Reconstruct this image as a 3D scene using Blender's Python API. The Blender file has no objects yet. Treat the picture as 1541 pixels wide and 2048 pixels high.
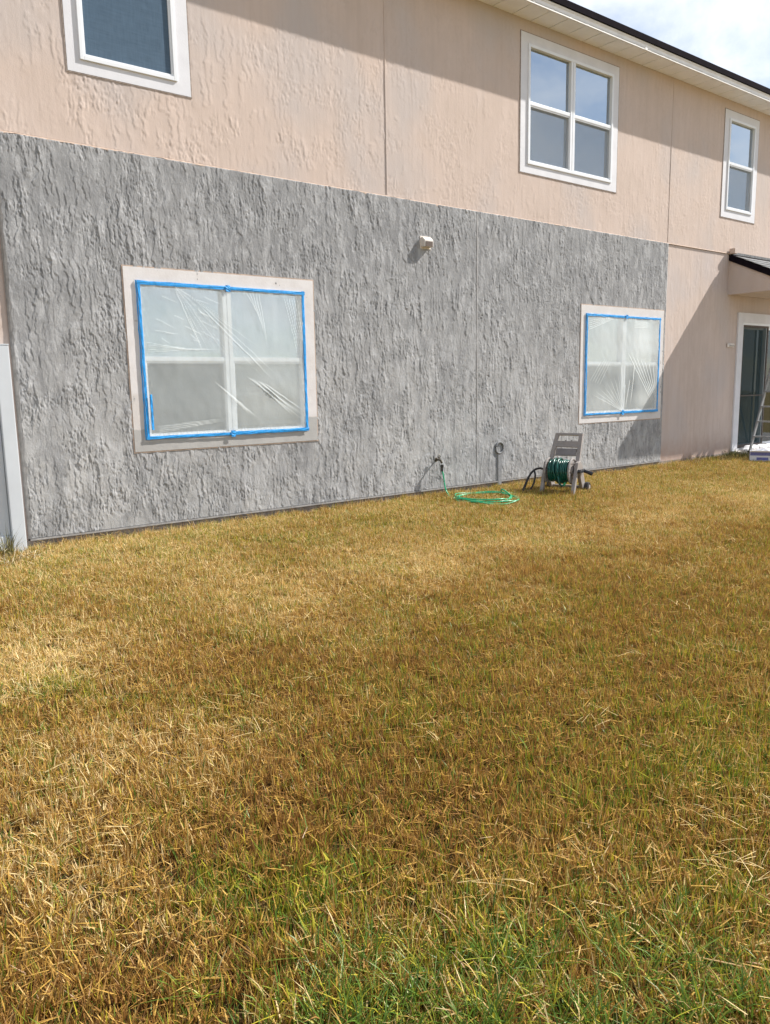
import bpy, bmesh, math, random
import numpy as np
from mathutils import Vector, Matrix

SC = bpy.context.scene
COL = SC.collection
R = math.radians
random.seed(7)

# ------------------------------------------------------------------ camera
F, PIT, ROL, YAW, ZC, DIST = 1551.73, 0.16066966, -0.01854945, 0.65493339, 1.1458, 6.5303
cy_, sy_, cp_, sp_ = math.cos(YAW), math.sin(YAW), math.cos(PIT), math.sin(PIT)
fw = Vector((sy_ * cp_, cy_ * cp_, -sp_))
rt = Vector((cy_, -sy_, 0))
up = rt.cross(fw)
c_, s_ = math.cos(ROL), math.sin(ROL)
r2, u2 = c_ * rt + s_ * up, -s_ * rt + c_ * up
cam_d = bpy.data.cameras.new('camera')
cam = bpy.data.objects.new('camera', cam_d)
COL.objects.link(cam)
M4 = Matrix((r2, u2, -fw)).transposed().to_4x4()
M4.translation = Vector((0, -DIST, ZC))
cam.matrix_world = M4
cam_d.sensor_fit = 'VERTICAL'
cam_d.sensor_height = 36
cam_d.lens = 36 * F / 2048
cam_d.clip_start = 0.05
cam_d.clip_end = 1000
SC.camera = cam

# ------------------------------------------------------------------ sky and sun
SUN = Vector((2.93, -1.0, 2.66)).normalized()
EL = math.asin(SUN.z)
AZ = math.atan2(SUN.x, SUN.y)
world = bpy.data.worlds.new('World')
SC.world = world
world.use_nodes = True
wt = world.node_tree
bg = wt.nodes['Background']


def mk(nt, typ, **kw):
    n = nt.nodes.new(typ)
    for k, v in kw.items():
        setattr(n, k, v)
    return n


def lk(nt, a, b):
    nt.links.new(a, b)


def mth(nt, op, a, b=None, clamp=False):
    n = mk(nt, 'ShaderNodeMath', operation=op, use_clamp=clamp)
    for i, v in enumerate((a, b)):
        if v is None:
            continue
        if isinstance(v, (int, float)):
            n.inputs[i].default_value = v
        else:
            lk(nt, v, n.inputs[i])
    return n.outputs[0]


def mixc(nt, f, a, b):
    n = mk(nt, 'ShaderNodeMix', data_type='RGBA')
    for s, v in ((n.inputs[0], f), (n.inputs[6], a), (n.inputs[7], b)):
        if isinstance(v, (int, float)):
            s.default_value = v
        elif isinstance(v, tuple):
            s.default_value = (*v, 1)
        else:
            lk(nt, v, s)
    return n.outputs[2]


def ramp(nt, f, stops, interp='LINEAR'):
    n = mk(nt, 'ShaderNodeValToRGB')
    n.color_ramp.interpolation = interp
    el = n.color_ramp.elements
    while len(el) < len(stops):
        el.new(0.5)
    for e, (p, c) in zip(el, stops):
        e.position = p
        e.color = (*c, 1) if isinstance(c, tuple) else (c, c, c, 1)
    lk(nt, f, n.inputs[0])
    return n.outputs[0]


def noise(nt, vec, scale, detail=4, rough=0.55, dist=0.0):
    n = mk(nt, 'ShaderNodeTexNoise')
    n.inputs['Scale'].default_value = scale
    n.inputs['Detail'].default_value = detail
    n.inputs['Roughness'].default_value = rough
    n.inputs['Distortion'].default_value = dist
    if vec is not None:
        lk(nt, vec, n.inputs['Vector'])
    return n.outputs[0]


def vscale(nt, vec, s):
    n = mk(nt, 'ShaderNodeMapping')
    n.inputs['Scale'].default_value = s
    lk(nt, vec, n.inputs['Vector'])
    return n.outputs[0]


sky = mk(wt, 'ShaderNodeTexSky', sky_type='NISHITA')
sky.sun_disc = False
sky.sun_elevation = EL
sky.sun_rotation = AZ
sky.air_density = 1.0
sky.dust_density = 0.15
tc = mk(wt, 'ShaderNodeTexCoord')
sep = mk(wt, 'ShaderNodeSeparateXYZ')
lk(wt, tc.outputs['Generated'], sep.inputs[0])
den = mth(wt, 'ADD', mth(wt, 'MAXIMUM', sep.outputs[2], 0.0), 0.22)
cv = mk(wt, 'ShaderNodeCombineXYZ')
lk(wt, mth(wt, 'ADD', mth(wt, 'DIVIDE', sep.outputs[0], den), 9.9), cv.inputs[0])
lk(wt, mth(wt, 'ADD', mth(wt, 'DIVIDE', sep.outputs[1], den), 0.0), cv.inputs[1])
cl = noise(wt, vscale(wt, cv.outputs[0], (1.0, 1.6, 1.0)), 1.7, 7, 0.6, 0.5)
clf = ramp(wt, cl, [(0.38, 0.10), (0.66, 0.92)])
skyc = mixc(wt, clf, sky.outputs[0], (8.8, 9.1, 9.8))
lk(wt, skyc, bg.inputs[0])
bg.inputs[1].default_value = 0.085
world.cycles.sampling_method = 'MANUAL' if hasattr(world, 'cycles') else None
if hasattr(world, 'cycles'):
    world.cycles.sample_map_resolution = 512

sun_d = bpy.data.lights.new('sun', 'SUN')
sun_d.energy = 5.0
sun_d.angle = R(0.53)
sun_d.color = (1.0, 0.95, 0.885)
sun = bpy.data.objects.new('sun', sun_d)
COL.objects.link(sun)
sun.rotation_euler = SUN.to_track_quat('Z', 'Y').to_euler()
sun.location = SUN * 30

vs = SC.view_settings
vs.view_transform = 'Standard'
vs.look = 'None'
vs.gamma = 1
vs.use_curve_mapping = False
vs.exposure = 0.70


# ------------------------------------------------------------------ helpers
def new_mat(name):
    m = bpy.data.materials.new(name)
    m.use_nodes = True
    return m, m.node_tree, m.node_tree.nodes['Principled BSDF']


def simple(name, col, rough=0.6, var=0.12, scale=9.0, bump=0.0, bscale=60.0, metal=0.0, spec=None, tint=None):
    m, nt, b = new_mat(name)
    pos = mk(nt, 'ShaderNodeNewGeometry').outputs['Position']
    n = noise(nt, pos, scale, 5, 0.6)
    lo = tuple(max(0, c * (1 - var)) for c in col)
    hi = tint if tint else tuple(min(1, c * (1 + var)) for c in col)
    lk(nt, ramp(nt, n, [(0.3, lo), (0.7, hi)]), b.inputs['Base Color'])
    b.inputs['Roughness'].default_value = rough
    b.inputs['Metallic'].default_value = metal
    if spec is not None:
        b.inputs['Specular IOR Level'].default_value = spec
    if bump:
        bn = mk(nt, 'ShaderNodeBump')
        bn.inputs['Strength'].default_value = bump
        bn.inputs['Distance'].default_value = 0.004
        lk(nt, noise(nt, pos, bscale, 4, 0.6), bn.inputs['Height'])
        lk(nt, bn.outputs[0], b.inputs['Normal'])
    return m


def link(name, me, mat=None, parent=None, loc=None, rot=None):
    o = bpy.data.objects.new(name, me)
    COL.objects.link(o)
    if mat is not None and me is not None:
        for mm in (mat if isinstance(mat, (list, tuple)) else [mat]):
            me.materials.append(mm)
    if parent is not None:
        o.parent = parent
    if loc is not None:
        o.location = loc
    if rot is not None:
        o.rotation_euler = rot
    return o


def empty(name, label, cat, loc=(0, 0, 0), group=None, rot=(0, 0, 0)):
    o = bpy.data.objects.new(name, None)
    COL.objects.link(o)
    o.location = loc
    o.rotation_euler = rot
    tag(o, label, cat, group)
    return o


def tag(o, label=None, cat=None, group=None, kind=None):
    if label:
        o['label'] = label
    if cat:
        o['category'] = cat
    if group:
        o['group'] = group
    if kind:
        o['kind'] = kind
    return o


def pydata(name, v, f, mat=None, parent=None, smooth=False, **kw):
    me = bpy.data.meshes.new(name)
    me.from_pydata([tuple(map(float, q)) for q in v], [], f)
    me.update()
    if smooth:
        me.shade_smooth()
    return link(name, me, mat, parent, **kw)


class MB:
    """collects boxes, prisms and tubes into one bmesh"""

    def __init__(self):
        self.bm = bmesh.new()

    def box(self, x0, x1, y0, y1, z0, z1):
        vs_ = [self.bm.verts.new(q) for q in ((x0, y0, z0), (x1, y0, z0), (x1, y1, z0), (x0, y1, z0), (x0, y0, z1), (x1, y0, z1), (x1, y1, z1), (x0, y1, z1))]
        for f in ((0, 3, 2, 1), (4, 5, 6, 7), (0, 1, 5, 4), (1, 2, 6, 5), (2, 3, 7, 6), (3, 0, 4, 7)):
            self.bm.faces.new([vs_[i] for i in f])
        return self

    def poly(self, pts, off):
        """extrude polygon pts by vector off"""
        a = [self.bm.verts.new(q) for q in pts]
        b = [self.bm.verts.new(Vector(q) + Vector(off)) for q in pts]
        n = len(a)
        self.bm.faces.new(a[::-1])
        self.bm.faces.new(b)
        for i in range(n):
            self.bm.faces.new((a[i], a[(i + 1) % n], b[(i + 1) % n], b[i]))
        return self

    def tube(self, pts, r, n=8, caps=True, closed=False):
        pts = [Vector(q) for q in pts]
        rs = r if isinstance(r, (list, tuple)) else [r] * len(pts)
        rings = []
        N = len(pts)
        ref = Vector((0, 0, 1))
        for i, p in enumerate(pts):
            if closed:
                t = pts[(i + 1) % N] - pts[i - 1]
            else:
                t = pts[min(i + 1, N - 1)] - pts[max(i - 1, 0)]
            t.normalize()
            a = t.cross(ref)
            if a.length < 0.2:
                a = t.cross(Vector((1, 0, 0)))
            a.normalize()
            b = a.cross(t)
            rings.append([self.bm.verts.new(p + rs[i] * (math.cos(k * 2 * math.pi / n) * a + math.sin(k * 2 * math.pi / n) * b)) for k in range(n)])
        for i in range(N if closed else N - 1):
            A, B = rings[i], rings[(i + 1) % N]
            for k in range(n):
                self.bm.faces.new((A[k], A[(k + 1) % n], B[(k + 1) % n], B[k]))
        if caps and not closed:
            self.bm.faces.new(rings[0][::-1])
            self.bm.faces.new(rings[-1])
        return self

    def ring_frame(self, x0, x1, z0, z1, w, y0, y1, wb=None):
        """rectangular frame of four butted bars facing -y"""
        wb = w if wb is None else wb
        self.box(x0, x0 + w, y0, y1, z0, z1)
        self.box(x1 - w, x1, y0, y1, z0, z1)
        self.box(x0 + w, x1 - w, y0, y1, z1 - w, z1)
        self.box(x0 + w, x1 - w, y0, y1, z0, z0 + wb)
        return self

    def build(self, name, mat, parent=None, bevel=0.0, smooth=False, **kw):
        bmesh.ops.recalc_face_normals(self.bm, faces=self.bm.faces)
        if bevel:
            bmesh.ops.bevel(self.bm, geom=self.bm.edges[:], offset=bevel, segments=2, affect='EDGES', profile=0.6, clamp_overlap=True)
        me = bpy.data.meshes.new(name)
        self.bm.to_mesh(me)
        self.bm.free()
        if smooth:
            me.shade_smooth()
        return link(name, me, mat, parent, **kw)


def vn(x, y, seed):
    """smooth value noise, 0..1"""
    rs = np.random.RandomState(seed)
    T = rs.rand(256, 256)
    xi = np.floor(x).astype(int)
    yi = np.floor(y).astype(int)
    fx, fy = x - xi, y - yi
    fx = fx * fx * (3 - 2 * fx)
    fy = fy * fy * (3 - 2 * fy)
    a = T[xi % 256, yi % 256]
    b = T[(xi + 1) % 256, yi % 256]
    c = T[xi % 256, (yi + 1) % 256]
    d = T[(xi + 1) % 256, (yi + 1) % 256]
    return (a * (1 - fx) + b * fx) * (1 - fy) + (c * (1 - fx) + d * fx) * fy


def sst(a, b, x):
    t = np.clip((x - a) / (b - a), 0, 1)
    return t * t * (3 - 2 * t)


def drag_layer(X, Z, seed, w, l, thr):
    """trowel-dragged stucco laps: steep on the left, easing out to the right, broken along z"""
    warp = (vn(X / (w * 2.2), Z / (l * 0.9), seed) - 0.5) * 1.0 + (vn(X / (w * 0.6), Z / (l * 0.16), seed + 1) - 0.5) * 0.55
    ph = X / w + warp
    cell = np.floor(ph)
    fr = ph - cell
    A = sst(thr, thr + 0.16, vn(cell * 7.31, Z / l + cell * 3.7, seed + 2))
    A = A * (0.55 + 0.45 * vn(cell * 3.1, Z / (l * .3), seed + 3))
    return A * (1 - fr) * sst(0, 0.07, fr)


# ------------------------------------------------------------------ materials
def stucco_mat(name, cols, dark, fine=0.45, lap=0.0, fscale=160.0, rough=0.9, streak=0.0, patchc=None, stain=None, damp=None):
    m, nt, b = new_mat(name)
    pos = mk(nt, 'ShaderNodeNewGeometry').outputs['Position']
    big = noise(nt, vscale(nt, pos, (1, 1, 0.55)), 1.6, 6, 0.62, 0.3)
    mid = noise(nt, vscale(nt, pos, (1, 1, 0.45)), 9.0, 5, 0.65)
    f = mth(nt, 'ADD', mth(nt, 'MULTIPLY', big, 0.6), mth(nt, 'MULTIPLY', mid, 0.4))
    c = ramp(nt, f, cols)
    if patchc:
        pz = noise(nt, vscale(nt, pos, (0.8, 1, 0.6)), 1.1, 3, 0.5)
        c = mixc(nt, ramp(nt, pz, [(0.48, 0.0), (0.62, 0.75)]), c, patchc)
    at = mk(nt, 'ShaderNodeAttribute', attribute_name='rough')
    c = mixc(nt, mth(nt, 'MULTIPLY', at.outputs['Fac'], 0.8, True), c, dark)  # low spots tinted dark: part smeared cement, part shade put into the colour
    if streak:
        st = noise(nt, vscale(nt, pos, (9, 1, 0.35)), 2.0, 4, 0.6)
        c = mixc(nt, ramp(nt, st, [(0.45, 0.0), (0.75, streak)]), c, dark)
    if stain:
        sp = mk(nt, 'ShaderNodeSeparateXYZ')
        lk(nt, pos, sp.inputs[0])
        zz = mth(nt, 'ADD', sp.outputs[2], mth(nt, 'MULTIPLY', mth(nt, 'SUBTRACT', mid, 0.5), 0.5))
        c = mixc(nt, ramp(nt, zz, [(0.02, 0.6), (0.34, 0.0)]), c, stain)
    if damp:
        sp2 = mk(nt, 'ShaderNodeSeparateXYZ')
        lk(nt, pos, sp2.inputs[0])
        dz = mth(nt, 'ADD', sp2.outputs[2], mth(nt, 'MULTIPLY', mth(nt, 'SUBTRACT', f, 0.5), 4.5))
        c = mixc(nt, ramp(nt, mth(nt, 'MULTIPLY', dz, 0.25), [(0.22, 0.0), (0.58, 0.62)]), c, damp)
        sm_ = noise(nt, vscale(nt, pos, (1, 1, 0.36)), 12.0, 6, 0.72, 0.4)
        c = mixc(nt, ramp(nt, sm_, [(0.50, 0.0), (0.56, 0.5)]), c, (0.455, 0.46, 0.468))
        dk_ = noise(nt, vscale(nt, pos, (1, 1, 0.55)), 5.0, 6, 0.72, 0.6)
        c = mixc(nt, ramp(nt, dk_, [(0.50, 0.0), (0.60, 0.42)]), c, (0.19, 0.193, 0.20))
    lk(nt, c, b.inputs['Base Color'])
    b.inputs['Roughness'].default_value = rough
    b.inputs['Specular IOR Level'].default_value = 0.2
    bn = mk(nt, 'ShaderNodeBump')
    bn.inputs['Strength'].default_value = fine
    bn.inputs['Distance'].default_value = 0.002
    h = mth(nt, 'ADD', noise(nt, vscale(nt, pos, (1, 1, 0.6)), fscale, 3, 0.7), mth(nt, 'MULTIPLY', noise(nt, vscale(nt, pos, (1, 1, 0.6)), 70.0, 3, 0.6), 0.9))
    lk(nt, h, bn.inputs['Height'])
    if lap:
        b2 = mk(nt, 'ShaderNodeBump')
        b2.inputs['Strength'].default_value = lap
        b2.inputs['Distance'].default_value = 0.005
        l1 = ramp(nt, noise(nt, vscale(nt, pos, (1, 1, 0.40)), 30.0, 4, 0.65, 1.0), [(0.47, 0.0), (0.52, 1.0)])
        l2 = ramp(nt, noise(nt, vscale(nt, pos, (1, 1, 0.65)), 60.0, 3, 0.65, 1.2), [(0.46, 0.0), (0.54, 0.5)])
        lk(nt, mth(nt, 'ADD', l1, l2), b2.inputs['Height'])
        lk(nt, bn.outputs[0], b2.inputs['Normal'])
        lk(nt, b2.outputs[0], b.inputs['Normal'])
    else:
        lk(nt, bn.outputs[0], b.inputs['Normal'])
    return m


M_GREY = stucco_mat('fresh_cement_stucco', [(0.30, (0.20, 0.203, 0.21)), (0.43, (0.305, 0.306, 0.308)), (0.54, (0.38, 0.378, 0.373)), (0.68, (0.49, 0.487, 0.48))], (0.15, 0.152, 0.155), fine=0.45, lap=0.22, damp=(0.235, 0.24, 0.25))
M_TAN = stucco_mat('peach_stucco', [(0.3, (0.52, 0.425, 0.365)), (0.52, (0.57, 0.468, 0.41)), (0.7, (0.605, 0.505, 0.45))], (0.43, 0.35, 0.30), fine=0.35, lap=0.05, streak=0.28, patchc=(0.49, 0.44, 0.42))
M_TANLOW = stucco_mat('peach_stucco_low', [(0.3, (0.50, 0.415, 0.365)), (0.52, (0.56, 0.47, 0.42)), (0.7, (0.60, 0.51, 0.465))], (0.42, 0.33, 0.28), fine=0.35, streak=0.4, stain=(0.42, 0.29, 0.23), patchc=(0.50, 0.45, 0.435))
M_JOINT = simple('joint_bead', (0.43, 0.325, 0.255), 0.8, 0.25, 20)
M_GJOINT = simple('cement_bead', (0.30, 0.29, 0.28), 0.8, 0.25, 20)
M_CAULK = simple('aged_caulk', (0.30, 0.25, 0.22), 0.9, 0.3, 30)
M_CJOINT = simple('light_cement_bead', (0.37, 0.36, 0.355), 0.8, 0.2, 20)
M_DARKBROWN = simple('dark_brown', (0.12, 0.10, 0.09), 0.9, 0.3, 30)  # plain dark brown for the door screen frame and plate slot
M_WHITE = simple('white_vinyl', (0.74, 0.765, 0.80), 0.38, 0.05, 4)
M_TRIM = simple('white_trim_paint', (0.66, 0.665, 0.70), 0.75, 0.06, 5, 0.25, 90)
M_SOFFIT = simple('soffit_vinyl', (0.86, 0.875, 0.90), 0.5, 0.05, 6)
M_FASCIA = simple('fascia_metal', (0.78, 0.77, 0.75), 0.4, 0.08, 7)
M_ROOFEDGE = simple('dark_roof_edge', (0.010, 0.0075, 0.011), 1.0, 0.3, 12, spec=0.05)
M_FOUND = simple('foundation_concrete', (0.26, 0.225, 0.20), 0.95, 0.35, 14, 0.5, 70)
M_SHINGLE = simple('grey_shingle', (0.17, 0.175, 0.18), 0.95, 0.4, 28, 0.6, 220)
M_BLIND = simple('blind_slats', (0.74, 0.775, 0.81), 0.55, 0.05, 3)
M_ROOM = simple('room_plaster', (0.25, 0.24, 0.23), 0.9, 0.1, 3)
M_TAPE = simple('blue_painter_tape', (0.012, 0.285, 0.70), 0.55, 0.22, 25, 0.35, 80)
M_GHOSE = simple('bright_green_hose', (0.015, 0.36, 0.17), 0.32, 0.15, 30)
M_DHOSE = simple('dark_green_hose', (0.006, 0.085, 0.065), 0.28, 0.3, 30)
M_BHOSE = simple('black_rubber', (0.015, 0.012, 0.012), 0.45, 0.3, 30)
M_REEL = simple('taupe_plastic', (0.27, 0.24, 0.222), 0.5, 0.12, 12)
M_REELW = simple('pale_plastic', (0.26, 0.235, 0.22), 0.45, 0.1, 12)
M_BLACK = simple('black_plastic', (0.02, 0.02, 0.024), 0.4, 0.3, 20)
M_ALU = simple('dull_aluminium', (0.24, 0.245, 0.25), 0.5, 0.15, 12, metal=0.3)
M_METAL = simple('weathered_brass', (0.10, 0.085, 0.06), 0.5, 0.3, 40, metal=0.6)
M_VENT = simple('vent_plastic', (0.66, 0.61, 0.56), 0.55, 0.1, 15)
M_VENTIN = simple('vent_flap', (0.10, 0.07, 0.055), 0.7, 0.2, 15)
M_CONDUIT = simple('conduit_pipe', (0.235, 0.238, 0.245), 0.8, 0.2, 30, 0.4, 90)
M_RING = simple('ring_plaster', (0.18, 0.182, 0.188), 0.8, 0.25, 30, 0.4, 90)
M_SLAB = simple('patio_concrete', (0.46, 0.42, 0.38), 0.92, 0.15, 9, 0.4, 110)
M_BOX = simple('white_card', (0.74, 0.73, 0.76), 0.7, 0.05, 9)
M_BOXBLUE = simple('purple_blue_print', (0.16, 0.17, 0.42), 0.6, 0.2, 30)
M_RAG = simple('white_cloth', (0.80, 0.80, 0.82), 0.9, 0.05, 20)
M_SHEETING = simple('folded_white_sheeting', (0.78, 0.78, 0.80), 0.5, 0.08, 9)
M_FENCE = simple('fence_vinyl', (0.56, 0.595, 0.63), 0.5, 0.06, 3)
M_TWINE = simple('grey_strap', (0.32, 0.31, 0.31), 0.8, 0.1, 20)
M_PORCHCEIL = simple('porch_ceiling_stucco', (0.52, 0.43, 0.345), 0.9, 0.08, 8, 0.3, 120)


def trim_mat():
    """white trim whose lower part was left bare grey cement"""
    m, nt, b = new_mat('trim_part_painted')
    pos = mk(nt, 'ShaderNodeNewGeometry').outputs['Position']
    sp = mk(nt, 'ShaderNodeSeparateXYZ')
    lk(nt, pos, sp.inputs[0])
    n1 = noise(nt, pos, 26.0, 4, 0.6)
    edge = mth(nt, 'ADD', mth(nt, 'MULTIPLY', sp.outputs[0], 0.024), 0.757)
    d = mth(nt, 'SUBTRACT', mth(nt, 'ADD', sp.outputs[2], mth(nt, 'MULTIPLY', mth(nt, 'SUBTRACT', n1, 0.5), 0.03)), edge)
    pale = mth(nt, 'SUBTRACT', d, mth(nt, 'MULTIPLY', mth(nt, 'LESS_THAN', sp.outputs[0], 3.0), 0.29))
    grey = ramp(nt, noise(nt, pos, 8, 5, 0.6), [(0.3, (0.36, 0.355, 0.345)), (0.7, (0.43, 0.425, 0.41))])
    white = ramp(nt, noise(nt, pos, 6, 5, 0.65), [(0.3, (0.60, 0.57, 0.555)), (0.6, (0.67, 0.65, 0.645))])
    spots = ramp(nt, noise(nt, vscale(nt, pos, (0.5, 1, 1)), 17, 3, 0.5), [(0.70, 0.0), (0.73, 0.6)])
    white = mixc(nt, spots, white, (0.40, 0.37, 0.35))
    half = mixc(nt, 0.45, white, (0.50, 0.46, 0.42))
    cc = mixc(nt, ramp(nt, mth(nt, 'MULTIPLY', pale, 40.0), [(0.0, 0.0), (1.0, 1.0)]), half, white)
    cc = mixc(nt, ramp(nt, mth(nt, 'MULTIPLY', d, 90.0), [(0.0, 0.0), (1.0, 1.0)]), grey, cc)
    lk(nt, cc, b.inputs['Base Color'])
    b.inputs['Roughness'].default_value = 0.8
    bn = mk(nt, 'ShaderNodeBump')
    bn.inputs['Strength'].default_value = 0.35
    bn.inputs['Distance'].default_value = 0.003
    lk(nt, noise(nt, pos, 60, 4, 0.6), bn.inputs['Height'])
    lk(nt, bn.outputs[0], b.inputs['Normal'])
    return m


M_TRIM1 = trim_mat()
M_TRIM2 = simple('off_white_trim', (0.62, 0.60, 0.59), 0.75, 0.07, 7, 0.3, 70)


def glass_mat(name, refl, tint, dif=None, wob=0.15):
    m, nt, b = new_mat(name)
    nt.nodes.remove(b)
    out = nt.nodes['Material Output']
    tr = mk(nt, 'ShaderNodeBsdfTransparent')
    tr.inputs[0].default_value = (*tint, 1)
    gl = mk(nt, 'ShaderNodeBsdfGlossy')
    gl.inputs['Color'].default_value = (0.78, 0.86, 0.93, 1)
    gl.inputs['Roughness'].default_value = 0.015
    pos = mk(nt, 'ShaderNodeNewGeometry').outputs['Position']
    bn = mk(nt, 'ShaderNodeBump')
    bn.inputs['Strength'].default_value = wob
    bn.inputs['Distance'].default_value = 0.01
    lk(nt, noise(nt, pos, 2.0, 2, 0.4), bn.inputs['Height'])
    lk(nt, bn.outputs[0], gl.inputs['Normal'])
    fr = mk(nt, 'ShaderNodeFresnel')
    fr.inputs[0].default_value = 1.5
    fac = mth(nt, 'ADD', fr.outputs[0], refl, True)
    mx = mk(nt, 'ShaderNodeMixShader')
    lk(nt, fac, mx.inputs[0])
    lk(nt, tr.outputs[0], mx.inputs[1])
    lk(nt, gl.outputs[0], mx.inputs[2])
    lk(nt, mx.outputs[0], out.inputs[0])
    return m


def screen_mat(name, col, alpha, grid=260.0):
    """woven insect screen: grey threads with gaps"""
    m, nt, b = new_mat(name)
    nt.nodes.remove(b)
    out = nt.nodes['Material Output']
    tr = mk(nt, 'ShaderNodeBsdfTransparent')
    df = mk(nt, 'ShaderNodeBsdfDiffuse')
    pos = mk(nt, 'ShaderNodeNewGeometry').outputs['Position']
    n = noise(nt, vscale(nt, pos, (1, 1, 14)), 5.0, 5, 0.7)
    n2 = noise(nt, vscale(nt, pos, (9, 1, 1)), 7.0, 4, 0.7)
    c = ramp(nt, mth(nt, 'MULTIPLY', mth(nt, 'ADD', n, n2), 0.5), [(0.32, tuple(q * 0.80 for q in col)), (0.66, tuple(q * 1.2 for q in col))])
    lk(nt, c, df.inputs[0])
    mx = mk(nt, 'ShaderNodeMixShader')
    mx.inputs[0].default_value = alpha
    lk(nt, tr.outputs[0], mx.inputs[1])
    lk(nt, df.outputs[0], mx.inputs[2])
    lk(nt, mx.outputs[0], out.inputs[0])
    return m


M_GLASS = glass_mat('window_glass', 0.47, (0.74, 0.80, 0.83))
M_GLASSLOW = glass_mat('low_reflect_glass', 0.05, (0.84, 0.88, 0.90))  # weakly mirroring copy for the lower panes behind the masking film
M_GLASSDK = glass_mat('door_glass', 0.02, (0.45, 0.58, 0.60))
M_SCREEN = screen_mat('insect_screen', (0.25, 0.28, 0.315), 0.42)
M_SCREEN3 = screen_mat('dark_screen', (0.13, 0.15, 0.16), 0.72)
M_SCREEN2 = screen_mat('blue_grey_screen', (0.10, 0.15, 0.21), 0.85)
M_SCREEND = screen_mat('door_screen', (0.055, 0.08, 0.085), 0.6)


def film_mat(name, base, gain):
    m, nt, b = new_mat(name)
    nt.nodes.remove(b)
    out = nt.nodes['Material Output']
    tr = mk(nt, 'ShaderNodeBsdfTransparent')
    tr.inputs[0].default_value = (0.95, 0.97, 0.97, 1)
    pr = mk(nt, 'ShaderNodeBsdfPrincipled')
    pr.inputs['Base Color'].default_value = (0.78, 0.83, 0.83, 1)
    pr.inputs['Roughness'].default_value = 0.22
    at = mk(nt, 'ShaderNodeAttribute', attribute_name='fold')
    pos = mk(nt, 'ShaderNodeNewGeometry').outputs['Position']
    n = noise(nt, pos, 3.0, 4, 0.6)
    fac = mth(nt, 'ADD', mth(nt, 'ADD', mth(nt, 'MULTIPLY', at.outputs['Fac'], gain), base), mth(nt, 'MULTIPLY', mth(nt, 'SUBTRACT', n, 0.5), 0.12), True)
    mx = mk(nt, 'ShaderNodeMixShader')
    lk(nt, fac, mx.inputs[0])
    lk(nt, tr.outputs[0], mx.inputs[1])
    lk(nt, pr.outputs[0], mx.inputs[2])
    lk(nt, mx.outputs[0], out.inputs[0])
    bn = mk(nt, 'ShaderNodeBump')
    bn.inputs['Strength'].default_value = 0.25
    bn.inputs['Distance'].default_value = 0.006
    lk(nt, noise(nt, vscale(nt, pos, (1, 1, 0.7)), 30.0, 3, 0.6, 1.0), bn.inputs['Height'])
    lk(nt, bn.outputs[0], pr.inputs['Normal'])
    return m


M_FILM = film_mat('clear_masking_film', 0.33, 0.40)
M_FILM2 = film_mat('milky_masking_film', 0.38, 0.5)

# ------------------------------------------------------------------ ground
GS = 0.0385
GZ0 = -0.103


def gz(x, y):
    return GZ0 + GS * min(0.0, y + 0.5) if y > -30 else GZ0 + GS * (-29.5)


def ground_mat(name, a, b_, c, scale):
    m, nt, b = new_mat(name)
    pos = mk(nt, 'ShaderNodeNewGeometry').outputs['Position']
    lk(nt, ramp(nt, noise(nt, pos, scale, 6, 0.7), [(0.3, a), (0.55, b_), (0.75, c)]), b.inputs['Base Color'])
    b.inputs['Roughness'].default_value = 1
    b.inputs['Specular IOR Level'].default_value = 0
    return m


M_SOIL = ground_mat('thatch_soil', (0.035, 0.022, 0.010), (0.085, 0.055, 0.024), (0.16, 0.11, 0.05), 24)
M_FIELD = ground_mat('dry_turf_bounce', (0.24, 0.18, 0.08), (0.36, 0.28, 0.14), (0.44, 0.36, 0.20), 6)  # unseen outer lawn, coloured pale to bounce light up onto the soffit
xs = [-150, -60, -20, -4, 0, 4, 8, 12, 17, 24, 60, 150]
ys = [-200, -60, -30, -10, -6, -3, -0.5, 0.02, 10, 60]
V, Fc, Fm = [], [], []
for yy in ys:
    for xx in xs:
        V.append((xx, yy, gz(xx, yy)))
n = len(xs)
for j in range(len(ys) - 1):
    for i in range(n - 1):
        Fc.append((j * n + i, j * n + i + 1, (j + 1) * n + i + 1, (j + 1) * n + i))
        Fm.append(0 if (xs[i] >= -4 and xs[i + 1] <= 17 and ys[j] >= -10 and ys[j + 1] < 1) else 1)
soil = pydata('lawn_ground', V, Fc, [M_SOIL, M_FIELD])
for p_, k_ in zip(soil.data.polygons, Fm):
    p_.material_index = k_
tag(soil, kind='structure')
patio = MB().box(12.16, 17.0, -3.2, -0.002, -0.22, 0.0).build('patio_slab', M_SLAB, bevel=0.01)
tag(patio, kind='structure')

# ------------------------------------------------------------------ house
house = empty('house', 'two storey house with peach stucco above and bare grey cement stucco patch below', 'house', (6, 0, -0.1))
HO = Vector((6, 0, -0.1))


def hpart(o):
    """parts of the house are written in world coordinates"""
    o.parent = house
    o.location = Vector(o.location) - HO
    return o


WIN = {  # trim outer rectangle, frame outer rectangle
    'w1': ((2.34, 4.175, 0.632, 2.157), (2.447, 4.066, 0.733, 2.047)),
    'w2': ((8.215, 10.045, 0.618, 2.128), (8.312, 9.953, 0.719, 2.021)),
    'u1': ((2.028, 3.031, 3.580, 5.068), (2.125, 2.915, 3.675, 4.962)),
    'u2': ((7.069, 8.882, 3.570, 5.070), (7.186, 8.765, 3.668, 4.961)),
    'u3': ((11.440, 12.430, 3.563, 5.068), (11.560, 12.318, 3.672, 4.962)),
}


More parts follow.
